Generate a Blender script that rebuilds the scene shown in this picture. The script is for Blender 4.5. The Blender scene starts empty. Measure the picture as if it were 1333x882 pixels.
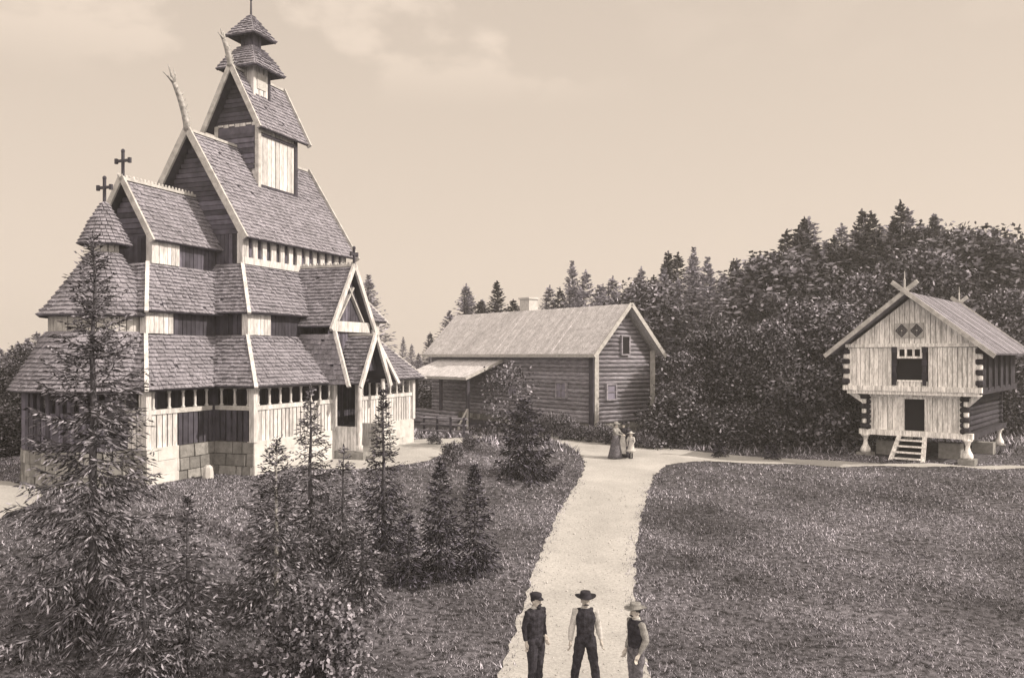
import bpy, bmesh, math, random
import numpy as np
from mathutils import Vector, Matrix, Euler
from mathutils.geometry import delaunay_2d_cdt

random.seed(7)
R = math.radians
PI = math.pi
scene = bpy.context.scene
COL = scene.collection

# ------------------------------------------------------------------ camera model
F = 1100.0          # focal length in photo pixels (photo 1333 x 882)
CX, HZ = 666.5, 462.0
CZ = 6.1            # camera height above the ground under the three men


def P(px, py, d):
    return Vector(((px - CX) / F * d, d, CZ - (py - HZ) / F * d))


cd = bpy.data.cameras.new('camera')
cam = bpy.data.objects.new('camera', cd)
COL.objects.link(cam)
cam.location = (0, 0, CZ)
cam.rotation_euler = (R(90), 0, 0)
cd.sensor_fit = 'HORIZONTAL'
cd.sensor_width = 36
cd.lens = 36 * F / 1333.0
cd.shift_y = (HZ - 441.0) / 1333.0
cd.clip_end = 4000
cd.clip_start = 0.1
scene.camera = cam

# ------------------------------------------------------------------ light
SUN_EL = R(38)
sh = Vector((0.975, -0.2)).normalized()
S = Vector((sh.x * math.cos(SUN_EL), sh.y * math.cos(SUN_EL), math.sin(SUN_EL)))
ld = bpy.data.lights.new('sun', 'SUN')
ld.energy = 5.0
ld.angle = R(0.6)
ld.color = (1.0, 0.865, 0.72)
lo = bpy.data.objects.new('sun', ld)
COL.objects.link(lo)
lo.rotation_euler = S.to_track_quat('Z', 'Y').to_euler()
lo.location = (40, -30, 60)

w = bpy.data.worlds.new('World')
scene.world = w
w.use_nodes = True
nt = w.node_tree
nt.nodes.clear()
N = nt.nodes.new
L = nt.links.new
wo = N('ShaderNodeOutputWorld')
bg = N('ShaderNodeBackground')
sky = N('ShaderNodeTexSky')
sky.sky_type = 'NISHITA'
sky.sun_disc = False
sky.sun_elevation = SUN_EL
sky.sun_rotation = math.atan2(sh.x, sh.y)
sky.air_density = 1.0
sky.dust_density = 3.0
bw = N('ShaderNodeRGBToBW')
L(sky.outputs[0], bw.inputs[0])
# an even, milky old-print sky: the real sky's luminance, flattened, in the paper's tint
mr = N('ShaderNodeMapRange')
mr.inputs['From Min'].default_value = 1.5
mr.inputs['From Max'].default_value = 12.0
mr.inputs['To Min'].default_value = 4.9
mr.inputs['To Max'].default_value = 6.6
L(bw.outputs[0], mr.inputs['Value'])
tc = N('ShaderNodeTexCoord')
mp = N('ShaderNodeMapping')
mp.inputs['Scale'].default_value = (3.2, 3.2, 6.0)
mp.inputs['Location'].default_value = (1.15, 0.4, 0.2)
L(tc.outputs['Generated'], mp.inputs['Vector'])
nz = N('ShaderNodeTexNoise')
nz.inputs['Scale'].default_value = 2.2
nz.inputs['Detail'].default_value = 5
nz.inputs['Roughness'].default_value = 0.5
L(mp.outputs[0], nz.inputs['Vector'])
cr = N('ShaderNodeMapRange')
cr.inputs['From Min'].default_value = 0.47
cr.inputs['From Max'].default_value = 0.60
cr.inputs['To Min'].default_value = 1.0
cr.inputs['To Max'].default_value = 1.2
cr.interpolation_type = 'SMOOTHSTEP'
L(nz.outputs['Fac'], cr.inputs['Value'])
mu = N('ShaderNodeMath')
mu.operation = 'MULTIPLY'
L(mr.outputs[0], mu.inputs[0])
L(cr.outputs[0], mu.inputs[1])
vs = N('ShaderNodeVectorMath')
vs.operation = 'SCALE'
vs.inputs[0].default_value = (1.17, 0.982, 0.815)
sx3 = N('ShaderNodeSeparateXYZ')
L(tc.outputs['Generated'], sx3.inputs[0])
el = N('ShaderNodeMapRange'); el.interpolation_type = 'SMOOTHSTEP'
el.inputs['From Min'].default_value = 0.27; el.inputs['From Max'].default_value = 0.35
L(sx3.outputs['Z'], el.inputs['Value'])
c1 = N('ShaderNodeMath'); c1.operation = 'SUBTRACT'; c1.inputs[1].default_value = 1.0
L(cr.outputs[0], c1.inputs[0])
c2 = N('ShaderNodeMath'); c2.operation = 'MULTIPLY_ADD'; c2.inputs[2].default_value = 1.0
L(c1.outputs[0], c2.inputs[0]); az = N('ShaderNodeMapRange'); az.interpolation_type = 'SMOOTHSTEP'
az.inputs['From Min'].default_value = 0.02; az.inputs['From Max'].default_value = 0.14
az.inputs['To Min'].default_value = 1.0; az.inputs['To Max'].default_value = 0.15
L(sx3.outputs['X'], az.inputs['Value'])
em = N('ShaderNodeMath'); em.operation = 'MULTIPLY'
L(el.outputs[0], em.inputs[0]); L(az.outputs[0], em.inputs[1])
L(em.outputs[0], c2.inputs[1])
L(c2.outputs[0], mu.inputs[1])
dt = N('ShaderNodeVectorMath'); dt.operation = 'DOT_PRODUCT'; dt.inputs[1].default_value = (0.1, -0.995, 0.0)  # sky brightened behind the camera, an added fill for the storehouse front
L(tc.outputs['Generated'], dt.inputs[0])
bk = N('ShaderNodeMapRange'); bk.interpolation_type = 'SMOOTHSTEP'
bk.inputs['From Min'].default_value = -0.1; bk.inputs['From Max'].default_value = 0.7
bk.inputs['To Min'].default_value = 1.0; bk.inputs['To Max'].default_value = 2.5
L(dt.outputs['Value'], bk.inputs['Value'])
m3 = N('ShaderNodeMath'); m3.operation = 'MULTIPLY'
L(mu.outputs[0], m3.inputs[0]); L(bk.outputs[0], m3.inputs[1])
gr = N('ShaderNodeMapRange'); gr.inputs['From Min'].default_value = 0.0; gr.inputs['From Max'].default_value = 0.42
gr.inputs['To Min'].default_value = 1.06; gr.inputs['To Max'].default_value = 0.90
L(sx3.outputs['Z'], gr.inputs['Value'])
m4 = N('ShaderNodeMath'); m4.operation = 'MULTIPLY'
L(m3.outputs[0], m4.inputs[0]); L(gr.outputs[0], m4.inputs[1])
L(m4.outputs[0], vs.inputs['Scale'])
L(vs.outputs[0], bg.inputs['Color'])
bg.inputs['Strength'].default_value = 0.122
L(bg.outputs[0], wo.inputs['Surface'])

vw = scene.view_settings
scene.display_settings.display_device = 'sRGB'
vw.view_transform = 'Standard'
vw.look = 'None'
vw.exposure = 0.1
vw.gamma = 1.0
vw.use_curve_mapping = False
scene.cycles.max_bounces = 6
scene.cycles.diffuse_bounces = 3
scene.cycles.volume_bounces = 0


# ------------------------------------------------------------------ materials
def mat(name, v, var=0.2, nscale=6.0, namt=0.25, rough=0.9, tint=(1, 1, 1), stretch=(1, 1, 1), bump=0.0, bscale=None, fine=0.0, fscale=60.0, pw=0):
    m = bpy.data.materials.new(name)
    m.use_nodes = True
    t = m.node_tree
    b = t.nodes['Principled BSDF']
    b.inputs['Roughness'].default_value = rough
    b.inputs['Specular IOR Level'].default_value = 0.2
    NN, LL = t.nodes.new, t.links.new
    val = NN('ShaderNodeValue')
    val.outputs[0].default_value = v
    cur = val.outputs[0]

    def mulrange(src, amt, cur):
        r = NN('ShaderNodeMapRange')
        r.inputs['To Min'].default_value = 1 - amt
        r.inputs['To Max'].default_value = 1 + amt
        LL(src, r.inputs['Value'])
        q = NN('ShaderNodeMath')
        q.operation = 'MULTIPLY'
        LL(cur, q.inputs[0])
        LL(r.outputs[0], q.inputs[1])
        return q.outputs[0], r
    if var:
        g = NN('ShaderNodeNewGeometry')
        if pw:
            # most leaves dark, a few catching pale: skewed variation from leaf to leaf
            e = NN('ShaderNodeMath'); e.operation = 'POWER'; e.inputs[1].default_value = pw
            LL(g.outputs['Random Per Island'], e.inputs[0])
            cur, r = mulrange(e.outputs[0], var, cur)
            r.inputs['To Min'].default_value = 1 - var; r.inputs['To Max'].default_value = 1 + var * pw * 1.15
        else:
            cur, _ = mulrange(g.outputs['Random Per Island'], var, cur)
    tcn = NN('ShaderNodeTexCoord')
    mpn = NN('ShaderNodeMapping')
    mpn.inputs['Scale'].default_value = stretch
    LL(tcn.outputs['Object'], mpn.inputs['Vector'])
    nn = NN('ShaderNodeTexNoise')
    nn.inputs['Scale'].default_value = nscale
    nn.inputs['Detail'].default_value = 5
    LL(mpn.outputs[0], nn.inputs['Vector'])
    if namt:
        cur, r = mulrange(nn.outputs['Fac'], namt, cur)
        r.inputs['From Min'].default_value = 0.3
        r.inputs['From Max'].default_value = 0.7
    if fine:
        n2 = NN('ShaderNodeTexNoise')
        n2.inputs['Scale'].default_value = fscale
        n2.inputs['Detail'].default_value = 3
        LL(mpn.outputs[0], n2.inputs['Vector'])
        cur, r = mulrange(n2.outputs['Fac'], fine, cur)
        r.inputs['From Min'].default_value = 0.32
        r.inputs['From Max'].default_value = 0.68
    sc = NN('ShaderNodeVectorMath')
    sc.operation = 'SCALE'
    sc.inputs[0].default_value = tint
    LL(cur, sc.inputs['Scale'])
    LL(sc.outputs[0], b.inputs['Base Color'])
    if bump:
        bn = NN('ShaderNodeBump')
        bn.inputs['Strength'].default_value = bump
        bn.inputs['Distance'].default_value = 0.03
        n3 = NN('ShaderNodeTexNoise')
        n3.inputs['Scale'].default_value = bscale or nscale * 3
        n3.inputs['Detail'].default_value = 4
        LL(mpn.outputs[0], n3.inputs['Vector'])
        LL(n3.outputs['Fac'], bn.inputs['Height'])
        LL(bn.outputs[0], b.inputs['Normal'])
    return m


DK = (1.0, 0.97, 1.27)
MD = (1.0, 0.985, 1.15)
M = dict(
    shingle=mat('tarred_shingle', 0.21, 0.2, 1.2, 0.14, tint=MD, fine=0.25, fscale=14),
    roofboard=mat('roof_shingle', 0.23, 0.2, 1.5, 0.14, tint=MD, fine=0.2, fscale=14),
    tar=mat('tarred_timber', 0.05, 0.35, 3, 0.3, tint=DK, stretch=(1, 1, 1)),
    darkwall=mat('weathered_dark_board', 0.085, 0.55, 3, 0.35, tint=DK),
    pale=mat('pale_board', 0.52, 0.16, 3.5, 0.26, tint=(1, 1, 1.02), stretch=(1, 1, 0.22), fine=0.22, fscale=20),
    barge=mat('weathered_bargeboard', 0.42, 0.15, 4, 0.25, tint=(1, 1, 1), fine=0.15, fscale=25),
    carve=mat('carved_wood', 0.33, 0.1, 9, 0.45, tint=(1, 1, 1)),
    iron=mat('dark_iron', 0.05, 0, 5, 0.1, rough=0.6, tint=DK),
    litstone=mat('sunlit_stone', 0.55, 0.06, 3, 0.16, bump=0.4, bscale=9),  # base stone made paler: direct sun put into the colour
    stone=mat('rubble_stone', 0.22, 0.4, 5, 0.25, bump=0.6, bscale=12, fine=0.15, fscale=30),
    log=mat('weathered_log', 0.22, 0.28, 2.2, 0.4, tint=MD, stretch=(1, 1, 5), fine=0.25, fscale=9, bump=0.4),
    corner=mat('pale_corner_board', 0.40, 0.1, 5, 0.2),
    roof=mat('house_roof', 0.52, 0.04, 3, 0.2, tint=(1, 1, 1.06), fine=0.35, fscale=18),
    plaster=mat('limed_brick', 0.5, 0.0, 6, 0.15),
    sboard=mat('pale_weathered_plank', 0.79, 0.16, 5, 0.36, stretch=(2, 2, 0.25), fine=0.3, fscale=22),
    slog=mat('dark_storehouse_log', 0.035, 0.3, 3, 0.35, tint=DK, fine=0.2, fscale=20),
    sroof=mat('storehouse_roof', 0.2, 0.15, 2, 0.25, tint=MD, fine=0.3, fscale=14),
    void=mat('dark_interior', 0.012, 0, 4, 0.1, tint=DK),
    glass=mat('window_pane', 0.22, 0, 3, 0.2, rough=0.15, tint=DK),
    path=mat('pale_gravel', 0.385, 0, 0.6, 0.15, fine=0.16, fscale=16, bump=0.35, bscale=30),
    ground=mat('meadow_soil', 0.075, 0, 0.28, 0.5, tint=MD, fine=0.85, fscale=7, bump=0.7, bscale=9),
    grass=mat('meadow_grass', 0.21, 0.88, 0.28, 0.5, tint=MD, pw=2.2),
    needle=mat('spruce_needle', 0.11, 0.85, 2.5, 0.35, tint=MD, pw=2.5),
    needledark=mat('dark_spruce_needle', 0.04, 0.8, 2.5, 0.35, tint=DK, pw=3),
    bark=mat('bark', 0.07, 0.2, 9, 0.4, tint=MD, fine=0.3, fscale=40),
    barkpale=mat('pale_bark', 0.38, 0.1, 9, 0.3, fine=0.3, fscale=40),
    leaf=mat('forest_leaf', 0.07, 0.85, 0.35, 0.5, tint=MD, pw=3),
    leafspruce=mat('forest_needle', 0.07, 0.85, 0.4, 0.4, tint=MD, pw=3),
    leaflight=mat('light_forest_leaf', 0.13, 0.85, 0.35, 0.4, tint=MD, pw=2.5),
    leafpale=mat('hazed_far_leaf', 0.30, 0.6, 0.4, 0.3, tint=MD),  # far trees paled: haze put into the leaf colour
    shrub=mat('shrub_leaf', 0.12, 0.8, 0.9, 0.3, tint=MD, pw=2.5),
    skin=mat('skin', 0.42, 0, 8, 0.1, rough=0.6, tint=(1.05, 1, .95)),
    cloth_dark=mat('dark_wool', 0.028, 0, 14, 0.5, tint=DK, fine=0.4, fscale=60),
    cloth_mid=mat('grey_cloth', 0.11, 0, 14, 0.45, tint=MD, fine=0.4, fscale=60),
    cloth_white=mat('white_linen', 0.46, 0, 9, 0.2, fine=0.15, fscale=40),
    cloth_pale=mat('pale_cotton', 0.24, 0, 9, 0.25, fine=0.2, fscale=40),
    hair=mat('dark_hair', 0.03, 0, 30, 0.3, tint=DK),
    felt=mat('black_felt', 0.025, 0, 10, 0.2, tint=DK),
    cloth_black=mat('black_cloth', 0.02, 0, 14, 0.4, tint=DK),
    straw=mat('straw', 0.2, 0, 30, 0.3),
)


# ------------------------------------------------------------------ mesh helpers
class MB:
    def __init__(s):
        s.v, s.f, s.mi = [], [], []

    def face(s, pts, mi=0):
        n = len(s.v)
        s.v.extend([tuple(p) for p in pts])
        s.f.append(tuple(range(n, n + len(pts))))
        s.mi.append(mi)

    def hull8(s, c, mi=0):          # c: 4 bottom (ccw from above) + 4 top
        n = len(s.v)
        s.v.extend([tuple(p) for p in c])
        for q in ((3, 2, 1, 0), (4, 5, 6, 7), (0, 1, 5, 4), (1, 2, 6, 5), (2, 3, 7, 6), (3, 0, 4, 7)):
            s.f.append(tuple(n + i for i in q))
            s.mi.append(mi)

    def box(s, x0, x1, y0, y1, z0, z1, mi=0):
        s.hull8([(x0, y0, z0), (x1, y0, z0), (x1, y1, z0), (x0, y1, z0),
                 (x0, y0, z1), (x1, y0, z1), (x1, y1, z1), (x0, y1, z1)], mi)

    def bar(s, p, q, wd, th, up=(0, 0, 1), mi=0):
        p, q, up = Vector(p), Vector(q), Vector(up)
        d = (q - p).normalized()
        a = d.cross(up)
        if a.length < 1e-4:
            a = d.cross(Vector((1, 0, 0)))
        a.normalize()
        b = a.cross(d).normalized()
        a = a * wd / 2
        b = b * th / 2
        s.hull8([p - a - b, p + a - b, p + a + b, p - a + b, q - a - b, q + a - b, q + a + b, q - a + b], mi)

    def loft(s, rings, cap=True, mi=0, closed=True):
        n = len(s.v)
        k = len(rings[0])
        for r in rings:
            s.v.extend([tuple(p) for p in r])
        for i in range(len(rings) - 1):
            for j in range(k if closed else k - 1):
                j2 = (j + 1) % k
                s.f.append((n + i * k + j, n + i * k + j2, n + (i + 1) * k + j2, n + (i + 1) * k + j))
                s.mi.append(mi)
        if cap:
            s.f.append(tuple(n + j for j in reversed(range(k))))
            s.f.append(tuple(n + (len(rings) - 1) * k + j for j in range(k)))
            s.mi += [mi, mi]

    def lathe(s, prof, c=(0, 0, 0), k=14, mi=0, cap=True):
        rings = [[(c[0] + r * math.cos(2 * PI * j / k), c[1] + r * math.sin(2 * PI * j / k), c[2] + z) for j in range(k)] for r, z in prof]
        s.loft(rings, cap, mi)

    def tube(s, pts, rad, k=8, mi=0):
        pts = [Vector(p) for p in pts]
        rings = []
        ov = pts[-1] - pts[0]
        ref = Vector((0, 1, 0)) if abs(ov.z) > .75 * ov.length else Vector((0, 0, 1))
        pa = None
        for i, p in enumerate(pts):
            d = (pts[min(i + 1, len(pts) - 1)] - pts[max(i - 1, 0)]).normalized()
            a = d.cross(ref)
            if a.length < 0.05:
                a = pa.copy() if pa else d.cross(Vector((1, 0, 0)))
            a.normalize()
            if pa and a.dot(pa) < 0: a = -a
            pa = a
            b = d.cross(a).normalized()
            r = rad[i] if isinstance(rad, (list, tuple)) else rad
            rx, ry = r if isinstance(r, (list, tuple)) else (r, r)
            rings.append([p + a * (math.cos(2 * PI * j / k) * rx) + b * (math.sin(2 * PI * j / k) * ry) for j in range(k)])
        s.loft(rings, True, mi)

    def ball(s, c, r, k=10, mi=0):
        rx, ry, rz = r if isinstance(r, (list, tuple)) else (r, r, r)
        rings = []
        for i in range(1, 8):
            t = PI * i / 8
            rings.append([(c[0] + rx * math.sin(t) * math.cos(2 * PI * j / k), c[1] + ry * math.sin(t) * math.sin(2 * PI * j / k), c[2] - rz * math.cos(t)) for j in range(k)])
        s.loft(rings, True, mi)

    def build(s, name, mats, parent=None, smooth=False):
        if not isinstance(mats, (list, tuple)):
            mats = [mats]
        me = bpy.data.meshes.new(name)
        me.from_pydata(s.v, [], s.f)
        for m in mats:
            me.materials.append(m)
        if len(mats) > 1:
            me.polygons.foreach_set('material_index', s.mi)
        if smooth:
            me.polygons.foreach_set('use_smooth', [True] * len(s.f))
        me.update()
        o = bpy.data.objects.new(name, me)
        COL.objects.link(o)
        if parent:
            o.parent = parent
        return o


def tag(o, label=None, cat=None, group=None, kind=None):
    if label: o['label'] = label
    if cat: o['category'] = cat
    if group: o['group'] = group
    if kind: o['kind'] = kind
    return o


def thing(name, label, cat, loc=(0, 0, 0), rz=0, group=None, scale=None):
    o = bpy.data.objects.new(name, None)
    COL.objects.link(o)
    o.empty_display_size = 0.3
    o.location = loc
    o.rotation_euler = (0, 0, rz)
    if scale: o.scale = scale
    return tag(o, label, cat, group)


def bil(bl, br, tr, tl):
    bl, br, tr, tl = Vector(bl), Vector(br), Vector(tr), Vector(tl)
    return lambda s, t: (bl * (1 - s) + br * s) * (1 - t) + (tl * (1 - s) + tr * s) * t


def shingles(mb, f, row=0.17, wid=0.16, lift=0.075, over=1.5, mi=0):
    ln = (f(.5, 1) - f(.5, 0)).length
    rows = max(2, round(ln / row))
    rnd = random.random
    for i in range(rows):
        t0 = i / rows
        t1 = min(1, (i + over) / rows)
        L0 = sum((f((k + 1) / 6, t0) - f(k / 6, t0)).length for k in range(6))
        n = max(1, round(L0 / wid))
        off = 0.5 if i % 2 else 0.0
        for k in range(n + (1 if off else 0)):
            if i and random.random() < .008: continue
            s0 = max(0, (k - off) / n)
            s1 = min(1, (k + 1 - off) / n)
            if s1 - s0 < 1e-4: continue
            tj = t0 - (0.12 * rnd() / rows if i else 0)
            a, b, c, d = f(s0, tj), f(s1, tj), f(s1, t1), f(s0, t1)
            nn = (b - a).cross((d + c) / 2 - a)
            if nn.length < 1e-9: continue
            nn.normalize()
            g = (b - a) * 0.04
            a += g; b -= g
            l = lift * (0.75 + 0.6 * rnd())
            a2, b2 = a - nn * 0.01, b - nn * 0.01
            a, b = a + nn * l, b + nn * (l * (0.85 + .3 * rnd()))
            c, d = c + nn * 0.006, d + nn * 0.006
            n0 = len(mb.v)
            mb.v.extend([tuple(a), tuple(b), tuple(c), tuple(d), tuple(a2), tuple(b2)])
            mb.f += [(n0, n0 + 1, n0 + 2, n0 + 3), (n0 + 4, n0 + 5, n0 + 1, n0), (n0 + 4, n0, n0 + 3), (n0 + 1, n0 + 5, n0 + 2)]
            mb.mi += [mi] * 4


def slab(mb, f, th=0.07, ns=1, ntt=1, mi=0):
    for i in range(ns):
        for j in range(ntt):
            a, b, c, d = f(i / ns, j / ntt), f((i + 1) / ns, j / ntt), f((i + 1) / ns, (j + 1) / ntt), f(i / ns, (j + 1) / ntt)
            n = (b - a).cross((c + d) / 2 - a).normalized() * th
            mb.hull8([a - n, b - n, c - n, d - n, a, b, c, d], mi)


def roofpiece(name, fs, m, parent, row=0.175, wid=0.16, curved=1, lift=0.08):
    mb = MB()
    for f in fs:
        slab(mb, f, 0.07, curved, 1 if curved == 1 else 6, 1)
        shingles(mb, f, row, wid, lift)
    return mb.build(name, [m, M['tar']], parent)


def boards(mb, p0, p1, z0, z1, wid=0.16, th=0.04, gap=(.03, .075), mi=0, jit=0.014):
    """vertical boards from p0 to p1 (xy), z1 may be a function of fraction"""
    p0, p1 = Vector((p0[0], p0[1], 0)), Vector((p1[0], p1[1], 0))
    d = p1 - p0
    n = max(1, round(d.length / wid))
    nn = Vector((d.y, -d.x, 0)).normalized()
    for i in range(n):
        g_ = random.uniform(*gap)
        a = p0 + d * ((i + g_) / n)
        b = p0 + d * ((i + 1 - g_) / n)
        za = z1(i / n) if callable(z1) else z1
        zb = z1((i + 1) / n) if callable(z1) else z1
        o = nn * (th + jit * random.random())
        lo = z0 - 0.01 * random.random()
        U = Vector((0, 0, 1))
        mb.hull8([a + o + U * lo, b + o + U * lo, b + U * lo, a + U * lo, a + o + U * za, b + o + U * zb, b + U * zb, a + U * za], mi)


def logs(mb, p0, p1, z0, n, dia, over=0.0, mi=0, cut=None, k=8):
    """stacked horizontal logs; cut(z)->(s0,s1) fraction limits (for gables)"""
    p0, p1 = Vector((p0[0], p0[1], 0)), Vector((p1[0], p1[1], 0))
    d = (p1 - p0).normalized()
    for i in range(n):
        z = z0 + dia * (i + .5)
        a, b = p0 - d * over, p1 + d * over
        if cut:
            s0, s1 = cut(z + dia * .3)
            if s1 - s0 < 0.05: continue
            a, b = p0.lerp(p1, s0), p0.lerp(p1, s1)
        r = dia * .53 * random.uniform(.97, 1.05)
        w1, w2 = random.uniform(-.012, .012), random.uniform(-.012, .012)
        m_ = (a + b) / 2
        mb.tube([(a.x, a.y, z + w1), (m_.x, m_.y, z + random.uniform(-.015, .015)), (b.x, b.y, z + w2)], [r, r * random.uniform(.95, 1.04), r], k, mi)


# ------------------------------------------------------------------ terrain
CH_O = Vector((-8.86, 29.0))
CH_A = math.atan2(0.935, 0.355)
CH_Z = 1.97
cu = Vector((math.cos(CH_A), math.sin(CH_A)))
cv = Vector((-cu.y, cu.x))


def sst(t):
    t = np.clip(t, 0, 1)
    return t * t * (3 - 2 * t)


def terr(x, y):
    x = np.asarray(x, float)
    y = np.asarray(y, float)
    b = 0.060 * (y - 15.7)
    k = 0.35
    lim = 1.45
    h = np.clip(0.5 + 0.5 * (lim - b) / k, 0, 1)
    b = lim * (1 - h) + b * h - k * h * (1 - h)
    b = np.maximum(b, -2.5)
    dx, dy = x - CH_O.x, y - CH_O.y
    u = dx * cu.x + dy * cu.y
    v = dx * cv.x + dy * cv.y
    du = np.maximum(np.maximum(-5.6 - u, u - 12.3), 0)
    dv = np.maximum(np.maximum(-0.9 - v, v - 10), 0)
    d = np.hypot(du, dv)
    m = sst(1 - d / 8.5)
    z = b + (CH_Z - b) * m
    z = z + (1 - m) * (0.05 * np.sin(x * .9 + 1.3 * np.sin(y * .37)) * np.sin(y * .8 + .6) + 0.03 * np.sin(x * 2.1 + y * 1.7)) * sst((np.abs(x - 2) + 1) / 6)
    return z


def T(x, y):
    return float(terr(x, y))


def ground(px, py, dmax=140):
    d = 7.0
    while d < dmax:
        p = P(px, py, d)
        if p.z <= T(p.x, p.y):
            lo, hi = d - .25, d
            for _ in range(12):
                m = (lo + hi) / 2
                q = P(px, py, m)
                if q.z <= T(q.x, q.y): hi = m
                else: lo = m
            q = P(px, py, hi)
            return Vector((q.x, q.y, T(q.x, q.y)))
        d += .25
    q = P(px, py, dmax)
    return Vector((q.x, q.y, T(q.x, q.y)))


def grid_axis(lo, hi, step, far_lo, far_hi):
    a = list(np.arange(lo, hi + 1e-6, step))
    s, x = step, lo
    pre = []
    while x > far_lo:
        s *= 1.5; x -= s; pre.append(max(x, far_lo))
    s, x = step, a[-1]
    post = []
    while x < far_hi:
        s *= 1.5; x += s; post.append(min(x, far_hi))
    return np.array(pre[::-1] + a + post)


gx = grid_axis(-34, 40, 0.5, -600, 600)
gy = grid_axis(6, 62, 0.5, -150, 620)
XX, YY = np.meshgrid(gx, gy)
ZZ = terr(XX, YY)
me = bpy.data.meshes.new('ground')
nx, ny = len(gx), len(gy)
vv = np.stack([XX.ravel(), YY.ravel(), ZZ.ravel()], 1)
ii = np.arange(nx * ny).reshape(ny, nx)
ff = np.stack([ii[:-1, :-1].ravel(), ii[:-1, 1:].ravel(), ii[1:, 1:].ravel(), ii[1:, :-1].ravel()], 1)
me.from_pydata(vv.tolist(), [], ff.tolist())
me.polygons.foreach_set('use_smooth', [True] * len(ff))
me.materials.append(M['ground'])
go = bpy.data.objects.new('ground', me)
COL.objects.link(go)
tag(go, kind='structure')


def drape(name, pix, lift, smooth=2, world=None):
    """flat sheet following the terrain inside a closed outline"""
    pts = world or [ground(x, y).to_2d() for x, y in pix]
    for _ in range(smooth):
        q = []
        for i in range(len(pts)):
            a, b = pts[i], pts[(i + 1) % len(pts)]
            q += [a.lerp(b, .25), a.lerp(b, .75)]
        pts = q
    out = []
    for i in range(len(pts)):
        a, b = pts[i], pts[(i + 1) % len(pts)]
        n = max(1, int((b - a).length / .22))
        for k in range(n):
            p = a.lerp(b, k / n)
            out.append(p + Vector((random.uniform(-.06, .06), random.uniform(-.06, .06))))
    poly = np.array([tuple(p) for p in out])
    lo, hi = poly.min(0), poly.max(0)
    xs, ys = np.meshgrid(np.arange(lo[0], hi[0], .33) + .013, np.arange(lo[1], hi[1], .33) + .017)
    g = np.stack([xs.ravel(), ys.ravel()], 1)
    g = g[inside(g, poly)]
    vin = out + [Vector(t) for t in g]
    n = len(out)
    r = delaunay_2d_cdt(vin, [(i, (i + 1) % n) for i in range(n)], [], 1, 1e-5)
    mb = MB()
    mb.v = [(p.x, p.y, T(p.x, p.y) + lift) for p in r[0]]
    mb.f = [tuple(f) for f in r[2]]
    mb.mi = [0] * len(mb.f)
    o = mb.build(name, M['path'], smooth=True)
    # faces upward
    bm = bmesh.new(); bm.from_mesh(o.data)
    for f in bm.faces:
        if f.normal.z < 0: f.normal_flip()
    bm.to_mesh(o.data); bm.free()
    tag(o, kind='structure')
    return poly


def inside(g, poly):
    x, y = g[:, 0], g[:, 1]
    res = np.zeros(len(g), bool)
    j = len(poly) - 1
    for i in range(len(poly)):
        xi, yi = poly[i]; xj, yj = poly[j]
        c = ((yi > y) != (yj > y)) & (x < (xj - xi) * (y - yi) / (yj - yi + 1e-12) + xi)
        res ^= c
        j = i
    return res


polyA = drape('path', [(560, 1140), (622, 960), (648, 884), (668, 828), (690, 760), (712, 700), (736, 652), (757, 620), (763, 603), (752, 587), (722, 574),
                       (690, 566), (700, 560), (730, 563.5), (785, 571), (845, 580), (905, 588), (1000, 596), (1100, 601), (1230, 604.5), (1330, 606), (1480, 608),
                       (1480, 612), (1330, 609), (1230, 608), (1100, 607.5), (1000, 604.5), (905, 600), (872, 603), (852, 616), (842, 642), (830, 692), (825, 742), (827, 800), (838, 850), (846, 884), (858, 960), (900, 1140)], 0.02)
polyB = drape('forecourt', [(395, 612), (400, 596), (450, 580), (520, 574), (570, 571), (612, 567), (640, 569), (600, 576), (584, 588), (560, 599), (520, 607), (470, 611)], 0.02)
polyC = drape('footpath', [(-90, 618), (-20, 622), (30, 630), (60, 642), (40, 658), (10, 668), (-20, 690), (-90, 690)], 0.02)

# ------------------------------------------------------------------ stave church
ch = thing('stave_church', 'tall tiered wooden stave church with shingled roofs, ridge turret and round apse', 'church', (CH_O.x, CH_O.y, CH_Z), CH_A)


def rect_ins(r, i):
    return (r[0] + i, r[1] - i, r[2] + i, r[3] - i)


def side_quad(rb, zb, rt, zt, side):
    b, t = rb, rt
    if side == 'S': return bil((b[0], b[2], zb), (b[1], b[2], zb), (t[1], t[2], zt), (t[0], t[2], zt))
    if side == 'N': return bil((b[1], b[3], zb), (b[0], b[3], zb), (t[0], t[3], zt), (t[1], t[3], zt))
    if side == 'E': return bil((b[0], b[3], zb), (b[0], b[2], zb), (t[0], t[2], zt), (t[0], t[3], zt))
    return bil((b[1], b[2], zb), (b[1], b[3], zb), (t[1], t[3], zt), (t[1], t[2], zt))


def hipbars(parent, rb, zb, rt, zt, which, wd=0.125, m='pale'):
    idx = {'SE': (0, 2), 'SW': (1, 2), 'NE': (0, 3), 'NW': (1, 3)}
    for w_ in which:
        a, b = idx[w_]
        p = Vector((rb[a], rb[b], zb)); q = Vector((rt[a], rt[b], zt))
        out = Vector(((-1 if a == 0 else 1), (-1 if b == 2 else 1), .7)).normalized() * .05
        mb = MB()
        mb.bar(p + out - (q - p).normalized() * .08, q + out, wd, .08, up=out)
        mb.build('corner_board', M[m], parent)


N0 = (0, 11.8, 0, 9.2)
N1 = rect_ins(N0, 1.3)
N2 = rect_ins(N0, 2.4)
C0 = (-3.1, 0.3, 1.7, 5.6)
C1 = (-2.1, 1.6, 2.7, 5.4)
C2 = (-.9, 2.7, 3.6, 5.6)
VC = 4.6


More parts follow.
